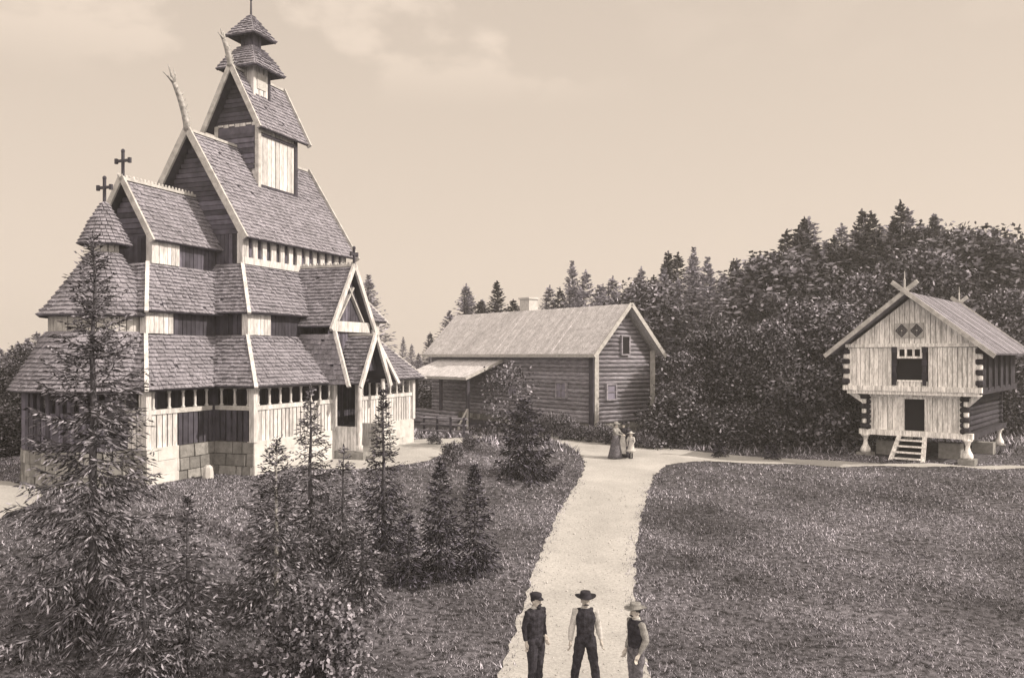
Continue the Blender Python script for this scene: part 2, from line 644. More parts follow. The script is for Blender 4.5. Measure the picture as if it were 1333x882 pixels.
def stones(mb, p0, p1, z0, z1, depth=.28, mi=0, rough=.3, joint=.02):
    p0, p1 = Vector((p0[0], p0[1], 0)), Vector((p1[0], p1[1], 0))
    d = (p1 - p0); ln = d.length; d.normalize()
    nn = Vector((d.y, -d.x, 0))
    rows = 4
    for r in range(rows):
        za, zb = z0 + (z1 - z0) * r / rows, z0 + (z1 - z0) * (r + 1) / rows - joint * .75
        x = -random.random() * .3
        while x < ln:
            w_ = random.uniform(.22, .8)
            a, b = max(x, 0), min(x + w_ - joint, ln)
            x += w_
            if b - a < .05: continue
            o = nn * (depth * rough * random.random() + .02)
            A, B = p0 + d * a, p0 + d * b
            U = Vector((0, 0, 1))
            c = [A + o + U * za, B + o + U * za, B - nn * depth + U * za, A - nn * depth + U * za,
                 A + o * .7 + U * zb, B + o * .8 + U * zb, B - nn * depth + U * zb, A - nn * depth + U * zb]
            mb.hull8(c, mi)


# gallery runs, each from p0 to p1 with outside on the right-hand side of travel
PORCH = (5.05, 6.95)
runs = [((0, 0), (PORCH[0], 0)), ((PORCH[1], 0), (11.8, 0)), ((11.8, 0), (11.8, 9.2)), ((11.8, 9.2), (0, 9.2)),
        ((0, 9.2), (0, 7.5)), ((0, 1.7), (0, 0)), ((-3.1, 1.7), (-1.7, 1.7)), ((-1.7, 1.7), (0, 1.7)),
        ((-3.1, 3.0), (-3.1, 1.7))]
sb = MB()
wb = MB()
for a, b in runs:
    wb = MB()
    lit_run = a[1] == b[1] and a[1] < 5 and a != (-1.7, 1.7)  # south runs clear of the nave's shade, their sunlight painted as paler stone
    stones(wb, a, b, -.5, 1.15, rough=.08 if lit_run else .4, joint=.004 if lit_run else .03)
    wb.build('sunlit_base' if lit_run else 'stone_base', M['litstone' if lit_run else 'stone'], ch)
for q in ((PORCH[0] - .1, PORCH[1] + .1, -1.35, 0.1, -.5, .32), (PORCH[0] + .1, PORCH[1] - .1, -1.75, -1.36, -.5, .15)):
    wb = MB(); wb.box(*q); wb.build('porch_step', M['stone'], ch)
sb = MB()
ap = (-2.0, VC)
for k in range(26):
    a = R(95) + R(170) * k / 26
    a2 = R(95) + R(170) * (k + 1) / 26
    stones(sb, (ap[0] + 2.42 * math.cos(a2), ap[1] + 2.42 * math.sin(a2)), (ap[0] + 2.42 * math.cos(a), ap[1] + 2.42 * math.sin(a)), -.5, 1.1) if False else \
        stones(sb, (ap[0] + 2.42 * math.cos(a), ap[1] + 2.42 * math.sin(a)), (ap[0] + 2.42 * math.cos(a2), ap[1] + 2.42 * math.sin(a2)), -.5, 1.1)
sb.build('apse_base', M['stone'], ch)
fb = MB()
fb.box(.25, 11.55, .25, 8.95, .9, 1.12)
fb.box(-2.85, .25, 1.95, 6.6, .9, 1.11)
fb.build('gallery_floor', M['tar'], ch)

colmb = MB()
colmb.lathe([(.065, 0), (.065, .05), (.04, .08), (.05, .3), (.04, .5), (.065, .54), (.065, .6)], k=8)
col_proto = None
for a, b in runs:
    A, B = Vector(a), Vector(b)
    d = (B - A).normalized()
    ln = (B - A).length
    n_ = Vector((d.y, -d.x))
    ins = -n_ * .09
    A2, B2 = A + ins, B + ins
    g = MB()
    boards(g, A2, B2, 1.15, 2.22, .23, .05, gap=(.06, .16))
    shaded_run = (a == (-1.7, 1.7) or a == (0, 1.7))  # runs in the nave's shade, painted in as tar-dark boards and duller rail
    gw = g.build('gallery_wall', M['tar'] if shaded_run else M['pale'], ch)
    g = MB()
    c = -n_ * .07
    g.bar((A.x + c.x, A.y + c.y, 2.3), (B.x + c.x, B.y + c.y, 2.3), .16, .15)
    g.build('rail', M['barge'] if shaded_run else M['pale'], gw)
    g = MB()
    g.bar((A.x + c.x, A.y + c.y, 3.02), (B.x + c.x, B.y + c.y, 3.02), .14, .1)
    g.build('wall_plate', M['barge'], gw)
    cnt = max(1, int(round(ln / .62)))
    for k in range(cnt):
        p = A.lerp(B, (k + .5) / cnt) + c
        if col_proto is None:
            col_proto = colmb.build('colonnette', M['pale'], gw, smooth=True)
            o = col_proto
        else:
            o = col_proto.copy(); COL.objects.link(o); o.parent = gw
        o.location = (p.x, p.y, 2.375)
# corner posts
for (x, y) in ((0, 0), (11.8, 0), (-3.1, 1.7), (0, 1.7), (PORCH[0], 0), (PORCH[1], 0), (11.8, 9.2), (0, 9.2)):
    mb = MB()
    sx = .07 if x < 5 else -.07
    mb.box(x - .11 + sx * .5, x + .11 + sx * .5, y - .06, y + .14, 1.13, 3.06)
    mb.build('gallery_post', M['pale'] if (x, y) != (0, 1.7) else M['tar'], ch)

# inner walls (dark tarred staves)
def ringwall(name, r, z0, z1, m, wid=.2, parent=ch, skip=''):
    mb = MB()
    c = [(r[0], r[2]), (r[1], r[2]), (r[1], r[3]), (r[0], r[3])]
    for i, s_ in enumerate('SWNE'):
        if s_ in skip: continue
        boards(mb, c[i], c[(i + 1) % 4], z0, z1, wid)
    return mb.build(name, m, parent)


ringwall('aisle_wall', N1, 1.1, 5.75, M['tar'])
ringwall('chancel_aisle_wall', C1, 1.1, 5.7, M['tar'], skip='W')


def skirtroof(name, rb, zb, rt, zt, sides, bars, m='shingle'):
    o = roofpiece(name, [side_quad(rb, zb, rt, zt, s_) for s_ in sides], M[m], ch)
    hipbars(o, rb, zb, rt, zt, bars)
    return o


NE0 = rect_ins(N0, -.38); NT0 = rect_ins(N0, 1.25)
NE1 = rect_ins(N0, .92); NT1 = rect_ins(N0, 2.35)
skirtroof('lower_nave_roof', NE0, 3.05, NT0, 4.85, 'SENW', ('SE', 'SW', 'NE', 'NW'))
skirtroof('upper_nave_roof', NE1, 5.65, NT1, 7.6, 'SENW', ('SE', 'SW', 'NE', 'NW'))
CE0 = (-3.42, 0.6, 1.38, 5.9); CT0 = (-2.15, 1.2, 2.65, 5.5)
CE1 = (-2.42, 1.6, 2.36, 5.9); CT1 = (-1.15, 2.3, 3.55, 5.65)
skirtroof('lower_chancel_roof', CE0, 3.02, CT0, 4.82, 'SEN', ('SE',))
skirtroof('upper_chancel_roof', CE1, 5.58, CT1, 7.32, 'SEN', ('SE',))

# pale corner boards and boarding of the short wall strips that show between the tiers
def strip(name, p0, p1, z0, z1, m='pale', wid=.2):
    mb = MB(); boards(mb, p0, p1, z0, z1, wid, .07)
    return mb.build(name, M[m], ch)


strip('wall_strip', (1.3, 1.24), (2.5, 1.24), 4.87, 5.7)
strip('wall_strip', (-2.1, 2.64), (-1.0, 2.64), 4.86, 5.6)
strip('wall_strip', (-.9, 3.54), (0.3, 3.54), 7.33, 8.25)
strip('wall_strip', (10.0, 1.24), (10.5, 1.24), 4.87, 5.7)

for (x, y, z0, z1) in ((1.3, 1.3, 4.85, 5.75), (-2.1, 2.7, 4.85, 5.65), (-.9, 3.6, 7.32, 8.3), (2.4, 2.4, 7.6, 8.75), (10.5, 1.3, 4.85, 5.75), (9.4, 2.4, 7.6, 8.75)):
    mb = MB(); mb.box(x - .13, x + .13, y - .13, y + .13, z0, z1); mb.build('corner_post', M['pale'], ch)

# clerestory: pale boards with dark openings and posts
mb = MB()
c = [(N2[0], N2[2]), (N2[1], N2[2]), (N2[1], N2[3]), (N2[0], N2[3])]
for i in range(4):
    boards(mb, c[i], c[(i + 1) % 4], 7.5, 9.0, .2)
cw = mb.build('clerestory_wall', [M['darkwall']], ch)
pr = MB()
pr.bar((N2[0] - .02, N2[2] - .09, 7.72), (N2[1], N2[2] - .09, 7.72), .12, .26)
pr.bar((N2[0] - .02, N2[2] - .09, 8.72), (N2[1], N2[2] - .09, 8.72), .12, .1)
pr.build('sill_beam', M['pale'], cw)
for k in range(13):
    p = MB()
    x = N2[0] + .06 + (N2[1] - N2[0] - .12) * k / 12
    wd = .16 if k % 3 == 0 else .13
    p.box(x - wd, x + wd, N2[2] - .13, N2[2] - .05, 7.845, 8.675)
    p.build('clerestory_post', M['pale'], cw)

# nave gables
def gablewall(name, u, v0, v1, z0, slope, m, facing=-1, wid=.15, horizontal=True, half=None, zr=0):
    mb = MB()
    z = z0
    vm = (v0 + v1) / 2
    while z < zr - .1:
        h = .19
        hw = half * (zr - (z + h * .5)) / (zr - z0)
        if hw > .05:
            t = .03 + .03 * random.random()
            x0, x1 = (u - t, u + .03) if facing < 0 else (u - .03, u + t)
            mb.box(x0, x1, vm - hw, vm + hw, z, z + h - .02)
        z += h
    return mb.build(name, m, ch)


gablewall('nave_gable', N2[0] - .02, N2[2], N2[3], 8.75, 0, M['darkwall'], half=2.35, zr=12.55)
gablewall('nave_gable', N2[1] + .02, N2[2], N2[3], 8.75, 0, M['darkwall'], facing=1, half=2.35, zr=12.55)


def gable_roof(name, u0, u1, vm, half, ze, zr, m, barge='barge', east=True, west=True, row=.175, bw_=.2, lift=.06):
    s_ = bil((u0, vm - half, ze), (u1, vm - half, ze), (u1, vm, zr), (u0, vm, zr))
    n_ = bil((u1, vm + half, ze), (u0, vm + half, ze), (u0, vm, zr), (u1, vm, zr))
    o = roofpiece(name, [s_, n_], M[m], ch, row=row, lift=lift)
    rb_ = MB(); rb_.bar((u0, vm, zr + .04), (u1, vm, zr + .04), .16, .1); rb_.build('ridge_board', M[barge], o)
    for u, on, sg in ((u0, east, -1), (u1, west, 1)):
        if not on: continue
        for q in (-1, 1):
            b = MB()
            nn = Vector((0, q * (zr - ze), half)).normalized()
            p0 = Vector((u + sg * .03, vm + q * (half + .06), ze - .08)) + nn * .02
            p1 = Vector((u + sg * .03, vm, zr + .05)) + nn * .02
            b.bar(p0, p1, .09, bw_, up=nn)
            b.build('bargeboard', M[barge], o)
    return o


nr = gable_roof('nave_roof', 1.95, 9.85, VC, 2.65, 8.55, 12.75, 'roofboard', bw_=.26)
tr = gable_roof('turret_roof', 4.45, 7.95, VC, 1.35, 13.45, 16.0, 'roofboard', bw_=.22)
cr_ = gable_roof('chancel_roof', -1.25, 2.5, VC, 1.32, 8.1, 10.25, 'shingle', west=False, bw_=.2)
gablewall('chancel_gable', -.9, 3.6, 5.6, 8.2, 0, M['darkwall'], half=1.2, zr=10.1)
gablewall('turret_gable', 4.9, 3.6, 5.6, 13.5, 0, M['tar'], half=1.28, zr=15.8)
gablewall('turret_gable', 7.4, 3.6, 5.6, 13.5, 0, M['tar'], facing=1, half=1.28, zr=15.8)
ringwall('chancel_wall', C2, 7.2, 8.3, M['darkwall'], skip='W')

# ridge crest of little knobs on chancel roof
mb = MB()
for k in range(22):
    x = -1.4 + 3.6 * k / 21
    mb.ball((x, VC, 10.38), (.05, .04, .07), 6)
mb.build('ridge_crest', M['barge'], cr_)

# turret body
tw = ringwall('turret_wall', (4.9, 7.4, 3.6, 5.6), 10.7, 13.75, M['pale'], wid=.28)
for x, y in ((4.88, 3.57), (7.42, 3.57), (4.88, 5.63), (7.42, 5.63)):
    p = MB(); p.box(x - .09, x + .09, y - .09, y + .09, 10.8, 13.7)
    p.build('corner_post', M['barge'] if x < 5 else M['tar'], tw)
for z_ in (11.12, 13.28):
    p = MB(); p.bar((5.0, 3.52, z_), (7.3, 3.52, z_), .08, .11); p.build('turret_sill', M['tar'], tw)
p = MB(); p.box(4.8, 4.85, 3.68, 5.52, 12.2, 13.6)
for k in range(7):
    p.bar((4.79, 3.7, 11.9 + k * .22), (4.79, 5.5, 11.9 + k * .22), .05, .17)
p.build('louvre', M['darkwall'], tw)

# lantern and spire
LU = 5.75
lt = ringwall('lantern_wall', (LU - .48, LU + .48, VC - .48, VC + .48), 14.9, 16.3, M['pale'], wid=.32)
p = MB(); p.box(LU - .3, LU + .3, VC - .56, VC - .53, 15.35, 16.0); p.build('lantern_opening', M['barge'], lt)
for x in (-.5, .5):
    for y in (-.5, .5):
        p = MB(); p.box(LU + x - .07, LU + x + .07, VC + y - .07, VC + y + .07, 14.85, 16.25)
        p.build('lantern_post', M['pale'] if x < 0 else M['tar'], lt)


def pyr(name, cx, cy, prof, m, row=.15):
    fs = []
    def mk(k):
        a0 = -PI * .75 + k * PI / 2
        a1 = a0 + PI / 2
        def f(s, t):
            x = t * (len(prof) - 1)
            i = min(int(x), len(prof) - 2); q = x - i
            r = prof[i][0] * (1 - q) + prof[i + 1][0] * q
            z = prof[i][1] * (1 - q) + prof[i + 1][1] * q
            r2 = r * math.sqrt(2)
            A = Vector((cx + r2 * math.cos(a0), cy + r2 * math.sin(a0), z)); B = Vector((cx + r2 * math.cos(a1), cy + r2 * math.sin(a1), z))
            return A.lerp(B, s)
        return f
    return roofpiece(name, [mk(k) for k in range(4)], m, ch, row=row, wid=.14, curved=2)


sl = pyr('lantern_roof', LU, VC, [(1.0, 16.1), (.84, 16.42), (.68, 16.7), (.5, 16.95), (.3, 17.2)], M['roofboard'])
ringwall('spire_wall', (LU - .27, LU + .27, VC - .27, VC + .27), 17.0, 17.75, M['darkwall'], wid=.18)
sp = pyr('spire_roof', LU, VC, [(.74, 17.55), (.55, 17.85), (.36, 18.12), (.2, 18.35), (.05, 18.6)], M['roofboard'])
p = MB(); p.lathe([(.05, 18.5), (.035, 19.2), (.06, 19.25), (.02, 19.35), (.02, 20.2)], (LU, VC, 0), 8); p.build('spire_rod', M['iron'], sp)

# apse: round tiers
def cone(name, prof, m, a0=R(70), a1=R(310), row=.175):
    def f(s, t):
        x = t * (len(prof) - 1)
        i = min(int(x), len(prof) - 2); q = x - i
        r = prof[i][0] * (1 - q) + prof[i + 1][0] * q
        z = prof[i][1] * (1 - q) + prof[i + 1][1] * q
        a = a0 + (a1 - a0) * s
        return Vector((ap[0] + r * math.cos(a), ap[1] + r * math.sin(a), z))
    return roofpiece(name, [f], m, ch, row=row, curved=36)


def drum(name, r, z0, z1, m, n=26, a0=R(70), a1=R(290)):
    mb = MB()
    for k in range(n):
        a, b = a0 + (a1 - a0) * k / n, a0 + (a1 - a0) * (k + 1) / n
        boards(mb, (ap[0] + r * math.cos(a), ap[1] + r * math.sin(a)), (ap[0] + r * math.cos(b), ap[1] + r * math.sin(b)), z0, z1, .5)
    return mb.build(name, m, ch)


cone('lower_apse_roof', [(2.8, 2.98), (2.5, 3.5), (2.15, 4.1), (1.75, 4.9)], M['shingle'])
drum('apse_wall', 1.6, 1.0, 5.7, M['tar'])
drum('apse_wall', 1.65, 4.9, 5.5, M['barge'], a0=R(80), a1=R(280))
cone('upper_apse_roof', [(2.0, 5.42), (1.55, 5.95), (1.12, 6.6), (.76, 7.1), (.46, 7.6)], M['shingle'])
drum('apse_turret_wall', .42, 7.4, 8.1, M['barge'], n=12, a0=0, a1=2 * PI)
ar = cone('apse_turret_roof', [(.80, 7.85), (.64, 8.2), (.46, 8.6), (.24, 9.0), (.04, 9.35)], M['shingle'], 0, 2 * PI, row=.14)
gm = MB()
for k in range(20):
    a = R(95) + R(170) * k / 19
    x, y = ap[0] + 2.35 * math.cos(a), ap[1] + 2.35 * math.sin(a)
    gm.box(x - .07, x + .07, y - .07, y + .07, 1.1, 3.1)
gm2 = MB()
for k in range(20):
    a, b = R(95) + R(170) * k / 20, R(95) + R(170) * (k + 1) / 20
    boards(gm2, (ap[0] + 2.33 * math.cos(a), ap[1] + 2.33 * math.sin(a)), (ap[0] + 2.33 * math.cos(b), ap[1] + 2.33 * math.sin(b)), 1.1, 2.3, .2)
gm2.build('apse_gallery_wall', M['darkwall'], ch)
gm.build('apse_gallery_posts', M['darkwall'], ch)


def cross(x, y, z, h, parent, axis='y', m='iron'):
    mb = MB()
    mb.box(x - .04, x + .04, y - .04, y + .04, z, z + h)
    zc = z + h * .66
    a = h * .3
    if axis == 'y': mb.box(x - .035, x + .035, y - a, y + a, zc - .045, zc + .045)
    else: mb.box(x - a, x + a, y - .035, y + .035, zc - .045, zc + .045)
    for q in (-1, 1):
        if axis == 'y': mb.box(x - .042, x + .042, y + q * a - .05, y + q * a + .05, zc - .09, zc + .09)
        else: mb.box(x + q * a - .05, x + q * a + .05, y - .042, y + .042, zc - .09, zc + .09)
    mb.ball((x, y, z + h), (.07, .07, .08), 6)
    mb.ball((x, y, z + .06), (.09, .09, .09), 8)
    return mb.build('cross', M[m], parent)


cross(-1.2, VC, 10.25, 1.0, cr_)
cross(ap[0], ap[1], 9.2, .95, ar)


def dragon(u, z, h, parent):
    """carved ridge dragon leaning out from the gable, neck, open jaws, crest"""
    mb = MB()
    pts, rad = [], []
    for k in range(9):
        t = k / 8
        pts.append((u - .02 - h * (.08 * t + .26 * t ** 2), VC, z + h * (t * .8)))
        rad.append((.09 + .035 * math.sin(t * PI), .15 * (1 - .45 * t)))
    mb.tube(pts, rad, 8)
    e = Vector(pts[-1])
    for dz, dx, r in ((.26, -.16, .045), (.1, -.3, .04)):
        mb.tube([e, e + Vector((dx * h * .4, 0, dz * h * .5)), e + Vector((dx * h * .9, 0, dz * h * 1.1))], [.085, r, .012], 6)
    mb.tube([e + Vector((.02, 0, .02)), e + Vector((.05 * h, 0, .12 * h)), e + Vector((-.02 * h, 0, .26 * h))], [.05, .03, .008], 6)
    for k in range(1, 7):
        q = Vector(pts[k])
        mb.tube([q, q + Vector((.2, 0, .1)), q + Vector((.26, 0, .2))], [.05, .025, .006], 5)
    return mb.build('dragon_head', M['carve'], parent, smooth=True)


dragon(1.95, 12.75, 2.05, nr)
dragon(4.45, 16.0, 1.25, tr)

# south porch: two tiers of gables
PU = 6.0


def vgable_roof(name, v0, v1, half, ze, zr, m, row=.17, half2=None):
    e_ = bil((PU - half, v1, ze), (PU - half, v0, ze), (PU, v0, zr), (PU, v1, zr))
    w_ = bil((PU + half, v0, ze), (PU + half, v1, ze), (PU, v1, zr), (PU, v0, zr))
    o = roofpiece(name, [e_, w_], M[m], ch, row=row)
    for q in (-1, 1):
        b = MB()
        nn = Vector((q * (zr - ze), 0, half)).normalized()
        b.bar(Vector((PU + q * (half + .08), v0 - .03, ze - .14)), Vector((PU, v0 - .03, zr + .06)), .1, .2, up=nn)
        b.build('bargeboard', M['pale'], o)
    rb_ = MB(); rb_.bar((PU, v0, zr + .04), (PU, v1, zr + .04), .14, .1); rb_.build('ridge_board', M['barge'], o)
    return o


pu = vgable_roof('upper_porch_roof', -.3, 2.7, 1.62, 5.25, 7.75, 'shingle')
cross(PU, -.3, 7.75, .75, pu, 'x')
mb = MB()
for k in range(16):
    mb.ball((PU, -.2 + 2.5 * k / 15, 7.88), (.04, .05, .06), 6)
mb.build('ridge_crest', M['barge'], pu)
# flared lower slopes of the porch tier
e_ = bil((PU - 1.95, .6, 3.0), (PU - 1.95, -1.22, 3.0), (PU - 1.5, -.32, 4.95), (PU - 1.5, 1.3, 4.95))
w_ = bil((PU + 1.95, -1.22, 3.0), (PU + 1.95, .6, 3.0), (PU + 1.5, 1.3, 4.95), (PU + 1.5, -.32, 4.95))
for q, f_ in ((-1, e_), (1, w_)):
    fl = roofpiece('porch_skirt_roof', [f_], M['roofboard'], ch, row=.22)
    b = MB(); b.bar((PU + q * 1.98, -1.28, 2.92), (PU + q * 1.48, -.34, 5.05), .12, .16, up=(q, 0, .5)); b.build('bargeboard', M['pale'], fl)
mb = MB()
z = 5.2
boards(mb, (PU - 1.5, -.02), (PU + 1.5, -.02), 3.1, lambda s_: 5.05 + max(0, 2.4 * (1 - abs(s_ * 2 - 1))), .2)
mb.build('porch_gable', M['darkwall'], ch)
mb = MB()
mb.bar((PU - 1.45, -.13, 5.28), (PU + 1.45, -.13, 5.28), .1, .42)
mb.build('porch_tie_beam', M['pale'], ch)
mb = MB()
mb.bar((PU - .95, -.12, 5.5), (PU + .2, -.12, 6.9), .07, .13, up=(0, -1, 0)); mb.bar((PU + .95, -.14, 5.5), (PU - .2, -.14, 6.9), .07, .13, up=(0, -1, 0))
mb.build('gable_brace', M['barge'], ch)
pl = vgable_roof('lower_porch_roof', -1.3, .5, 1.12, 3.0, 4.92, 'shingle', row=.16)
mb = MB()
boards(mb, (PU - .8, -.9), (PU + .8, -.9), 3.5, lambda s_: 3.5 + 1.1 * (1 - abs(s_ * 2 - 1)), .16)
mb.build('porch_gable', M['tar'], ch)
for x in (PU - .92, PU + .92):
    mb = MB()
    mb.lathe([(.13, .3), (.13, .55), (.085, .62), (.11, 1.2), (.085, 1.9), (.12, 2.0), (.09, 2.1), (.09, 3.15)], (x, -1.12, 0), 10)
    mb.build('porch_post', M['pale'], ch, smooth=True)
for x, sg in ((PU - .92, 1), (PU + .92, 1)):
    mb = MB(); boards(mb, (x, -.02), (x, -1.0), .35, 1.3, .15); mb.build('porch_side', M['pale'], ch)

# small white stone by the church
mb = MB()
mb.loft([[(.17 * math.cos(a) * s, .14 * math.sin(a) * s, z) for a in [2 * PI * k / 7 for k in range(7)]] for s, z in ((1.1, -.05), (1.05, .2), (.9, .36), (.5, .44))])
st = mb.build('marker_stone', M['plaster'])
g = ground(271, 622); st.location = g
tag(st, 'small white upright stone standing in grass at the foot of the church base', 'stone')

# ------------------------------------------------------------------ log house
hn = P(773, 0, 48.2); HA = R(37.8)
hx = Vector((math.cos(HA), math.sin(HA))); hy = Vector((-hx.y, hx.x))
HZ0 = 1.42
ho = thing('log_house', 'dark two storey log house with pale roof, chimney and sunlit gable end', 'house', (hn.x, hn.y, HZ0), HA)
HW, HL, HE, HR = 4.7, 16.9, 5.05, 7.45
mb = MB(); stones(mb, (0, 0), (HW, 0), -.6, .75); stones(mb, (0, HL), (0, 0), -.6, .75); stones(mb, (HW, 0), (HW, HL), -.6, .75)
mb.build('foundation', M['stone'], ho)
DIA = .245
nl = int((HE - .75) / DIA)
mb = MB(); logs(mb, (0, HL), (0, 0), .75, nl, DIA, .12); lw = mb.build('long_wall', M['log'], ho, smooth=True)
mb = MB(); logs(mb, (HW, 0), (HW, HL), .75, nl, DIA, .12); logs(mb, (HW, HL), (0, HL), .75, nl, DIA, .1); mb.build('rear_wall', M['log'], ho, smooth=True)
mb = MB(); logs(mb, (0, 0), (HW, 0), .75, nl, DIA, .02)
zt = .75 + nl * DIA
logs(mb, (0, 0), (HW, 0), zt, 11, DIA, 0, cut=lambda z: (max(0, .5 * (z - zt) / (HR - .1 - zt)), 1 - max(0, .5 * (z - zt) / (HR - .1 - zt))))
gw = mb.build('gable_wall', M['log'], ho, smooth=True)
mb = MB(); mb.box(.16, HW - .16, .16, HL - .16, .4, HE + .1)
mb.build('inner_wall', M['void'], ho)
for x in (0.02, HW - .02):
    mb = MB(); mb.box(x - .16, x + .16, -.24, -.12, .6, HE - .1); mb.build('corner_board', M['corner'], ho)
mb = MB(); mb.box(-.26, -.14, -.2, .14, .6, HE - .1); mb.build('corner_board', M['tar'], ho)
OV, OG = .55, .65
sl_ = (HR - HE) / (HW / 2)
ze = HE - OV * sl_ + .18; zr = HR + .18


def planks(mb, f, wid, n_r=1, th=.05, mi=0):
    ln = (f(1, .5) - f(0, .5)).length
    n = max(1, round(ln / wid))
    for k in range(n):
        a, b, c, d = f((k + .02) / n, 0), f((k + .98) / n, 0), f((k + .98) / n, 1), f((k + .02) / n, 1)
        nn = (b - a).cross(d - a).normalized()
        t = nn * (th * random.uniform(.7, 1.3))
        mb.hull8([a - nn * .05, b - nn * .05, c - nn * .05, d - nn * .05, a + t, b + t, c + t, d + t], mi)


mb = MB()
planks(mb, bil((-OV, HL + OG, ze), (-OV, -OG, ze), (HW / 2, -OG, zr), (HW / 2, HL + OG, zr)), .3)
planks(mb, bil((HW + OV, -OG, ze), (HW + OV, HL + OG, ze), (HW / 2, HL + OG, zr), (HW / 2, -OG, zr)), .3)
hr = mb.build('roof', M['roof'], ho)
for q in (-1, 1):
    b = MB(); b.bar((HW / 2 + q * (HW / 2 + OV + .05), -OG - .04, ze - .1), (HW / 2, -OG - .04, zr + .03), .07, .24, up=(0, -1, 0) if False else (q * sl_, 0, 1)); b.build('bargeboard', M['corner'], hr)
b = MB(); b.bar((-OV - .05, -OG, ze - .02), (-OV - .05, HL + OG, ze - .02), .06, .2); b.build('eaves_board', M['corner'], hr)
mb = MB()
cyy = 9.4
mb.box(HW / 2 + .1, HW / 2 + .85, cyy - .5, cyy + .5, HR - .7, HR + 1.0)
mb.box(HW / 2 + .02, HW / 2 + .93, cyy - .58, cyy + .58, HR + 1.0, HR + 1.12)
mb.build('chimney', M['plaster'], hr)


def window_y(parent, x, y, z, wd, h, axis, pane='glass', m='corner', bars=2):
    """window frame lying on a wall; axis 'x' wall along x at y, else along y at x"""
    fr = MB()
    t = .09
    for (a0, a1, z0, z1) in ((-wd / 2 - t, wd / 2 + t, -t, 0), (-wd / 2 - t, wd / 2 + t, h, h + t), (-wd / 2 - t, -wd / 2, 0, h), (wd / 2, wd / 2 + t, 0, h)):
        if axis == 'x': fr.box(x + a0, x + a1, y - .06, y + .1, z + z0, z + z1)
        else: fr.box(x - .06, x + .1, y + a0, y + a1, z + z0, z + z1)
    if bars:
        for a in np.linspace(-wd / 2, wd / 2, bars + 1)[1:-1]:
            if axis == 'x': fr.box(x + a - .025, x + a + .025, y - .03, y + .05, z, z + h)
            else: fr.box(x - .03, x + .05, y + a - .025, y + a + .025, z, z + h)
        if axis == 'x': fr.box(x - wd / 2, x + wd / 2, y - .028, y + .048, z + h * .5 - .025, z + h * .5 + .025)
        else: fr.box(x - .028, x + .048, y - wd / 2, y + wd / 2, z + h * .5 - .025, z + h * .5 + .025)
    o = fr.build('window', M[m], parent)
    p = MB()
    if axis == 'x': p.box(x - wd / 2, x + wd / 2, y, y + .03, z, z + h)
    else: p.box(x, x + .03, y - wd / 2, y + wd / 2, z, z + h)
    p.build('pane', M[pane], o)
    return o


window_y(gw, 1.2, -.2, 2.15, .65, .8, 'x', bars=1, m='log')
window_y(gw, 2.35, -.2, 4.75, .55, 1.0, 'x', pane='void', m='log', bars=0)
window_y(lw, -.2, 2.6, 2.2, .8, .8, 'y', m='log')
window_y(lw, -.2, 7.3, 2.2, .8, .8, 'y', m='log')
# lean-to porch along the far half of the long wall
LT0, LT1, LD = 8.7, 15.6, 2.7
mb = MB()
planks(mb, bil((-LD - .35, LT1 + .3, 3.25), (-LD - .35, LT0 - .3, 3.25), (-.12, LT0 - .3, 4.35), (-.12, LT1 + .3, 4.35)), .3)
lr = mb.build('lean_to_roof', M['roof'], ho)
b = MB(); b.bar((-LD - .4, LT0 - .34, 3.2), (-.15, LT0 - .34, 4.33), .06, .18); b.bar((-LD - .4, LT0 - .3, 3.2), (-LD - .4, LT1 + .3, 3.2), .06, .16); b.build('eaves_board', M['corner'], lr)
for yy in (LT0, LT0 + 3.1, LT0 + 6.2, LT1):
    b = MB(); b.box(-LD - .09, -LD + .09, yy - .09, yy + .09, -.2, 3.2); b.build('lean_to_post', M['tar'], ho)
mb = MB(); logs(mb, (-LD, LT1), (-LD, LT0 + 1.2), .1, 4, .24); mb.build('lean_to_parapet', M['log'], ho, smooth=True)
mb = MB(); mb.box(-LD, -.2, LT0, LT1, -.2, .35); mb.build('lean_to_floor', M['tar'], ho)
mb = MB(); mb.bar((-LD - .1, LT0 - .1, 1.25), (-LD - 1.5, LT0 - 1.2, .35), .09, .09); mb.bar((-LD - 1.5, LT0 - 1.2, -.2), (-LD - 1.5, LT0 - 1.2, .5), .1, .1)
mb.bar((-LD - .1, LT0 - .1, -.1), (-LD - .1, LT0 - .1, 1.3), .1, .1)
mb.build('stair_rail', M['corner'], ho)

# ------------------------------------------------------------------ storehouse
SD = 39.0
so = P(1191, 0, SD); SA = R(-39)
SZ = T(so.x, so.y) - .02
sx_ = Vector((math.cos(SA), math.sin(SA))); sy_ = Vector((-sx_.y, sx_.x))
sh_ = thing('timber_storehouse', 'pale fronted raised timber storehouse with jettied upper floor and crossed gable finials', 'storehouse', (so.x, so.y, SZ), SA, scale=(0.88, 1.15, 0.985))
SL = 7.2
ZF, ZJ, ZE = 1.35, 3.35, 5.25       # floor, jetty, eaves
LWd, UWd = 2.3, 3.1                  # half widths
UP = 0.75                            # how far the upper floor juts forward
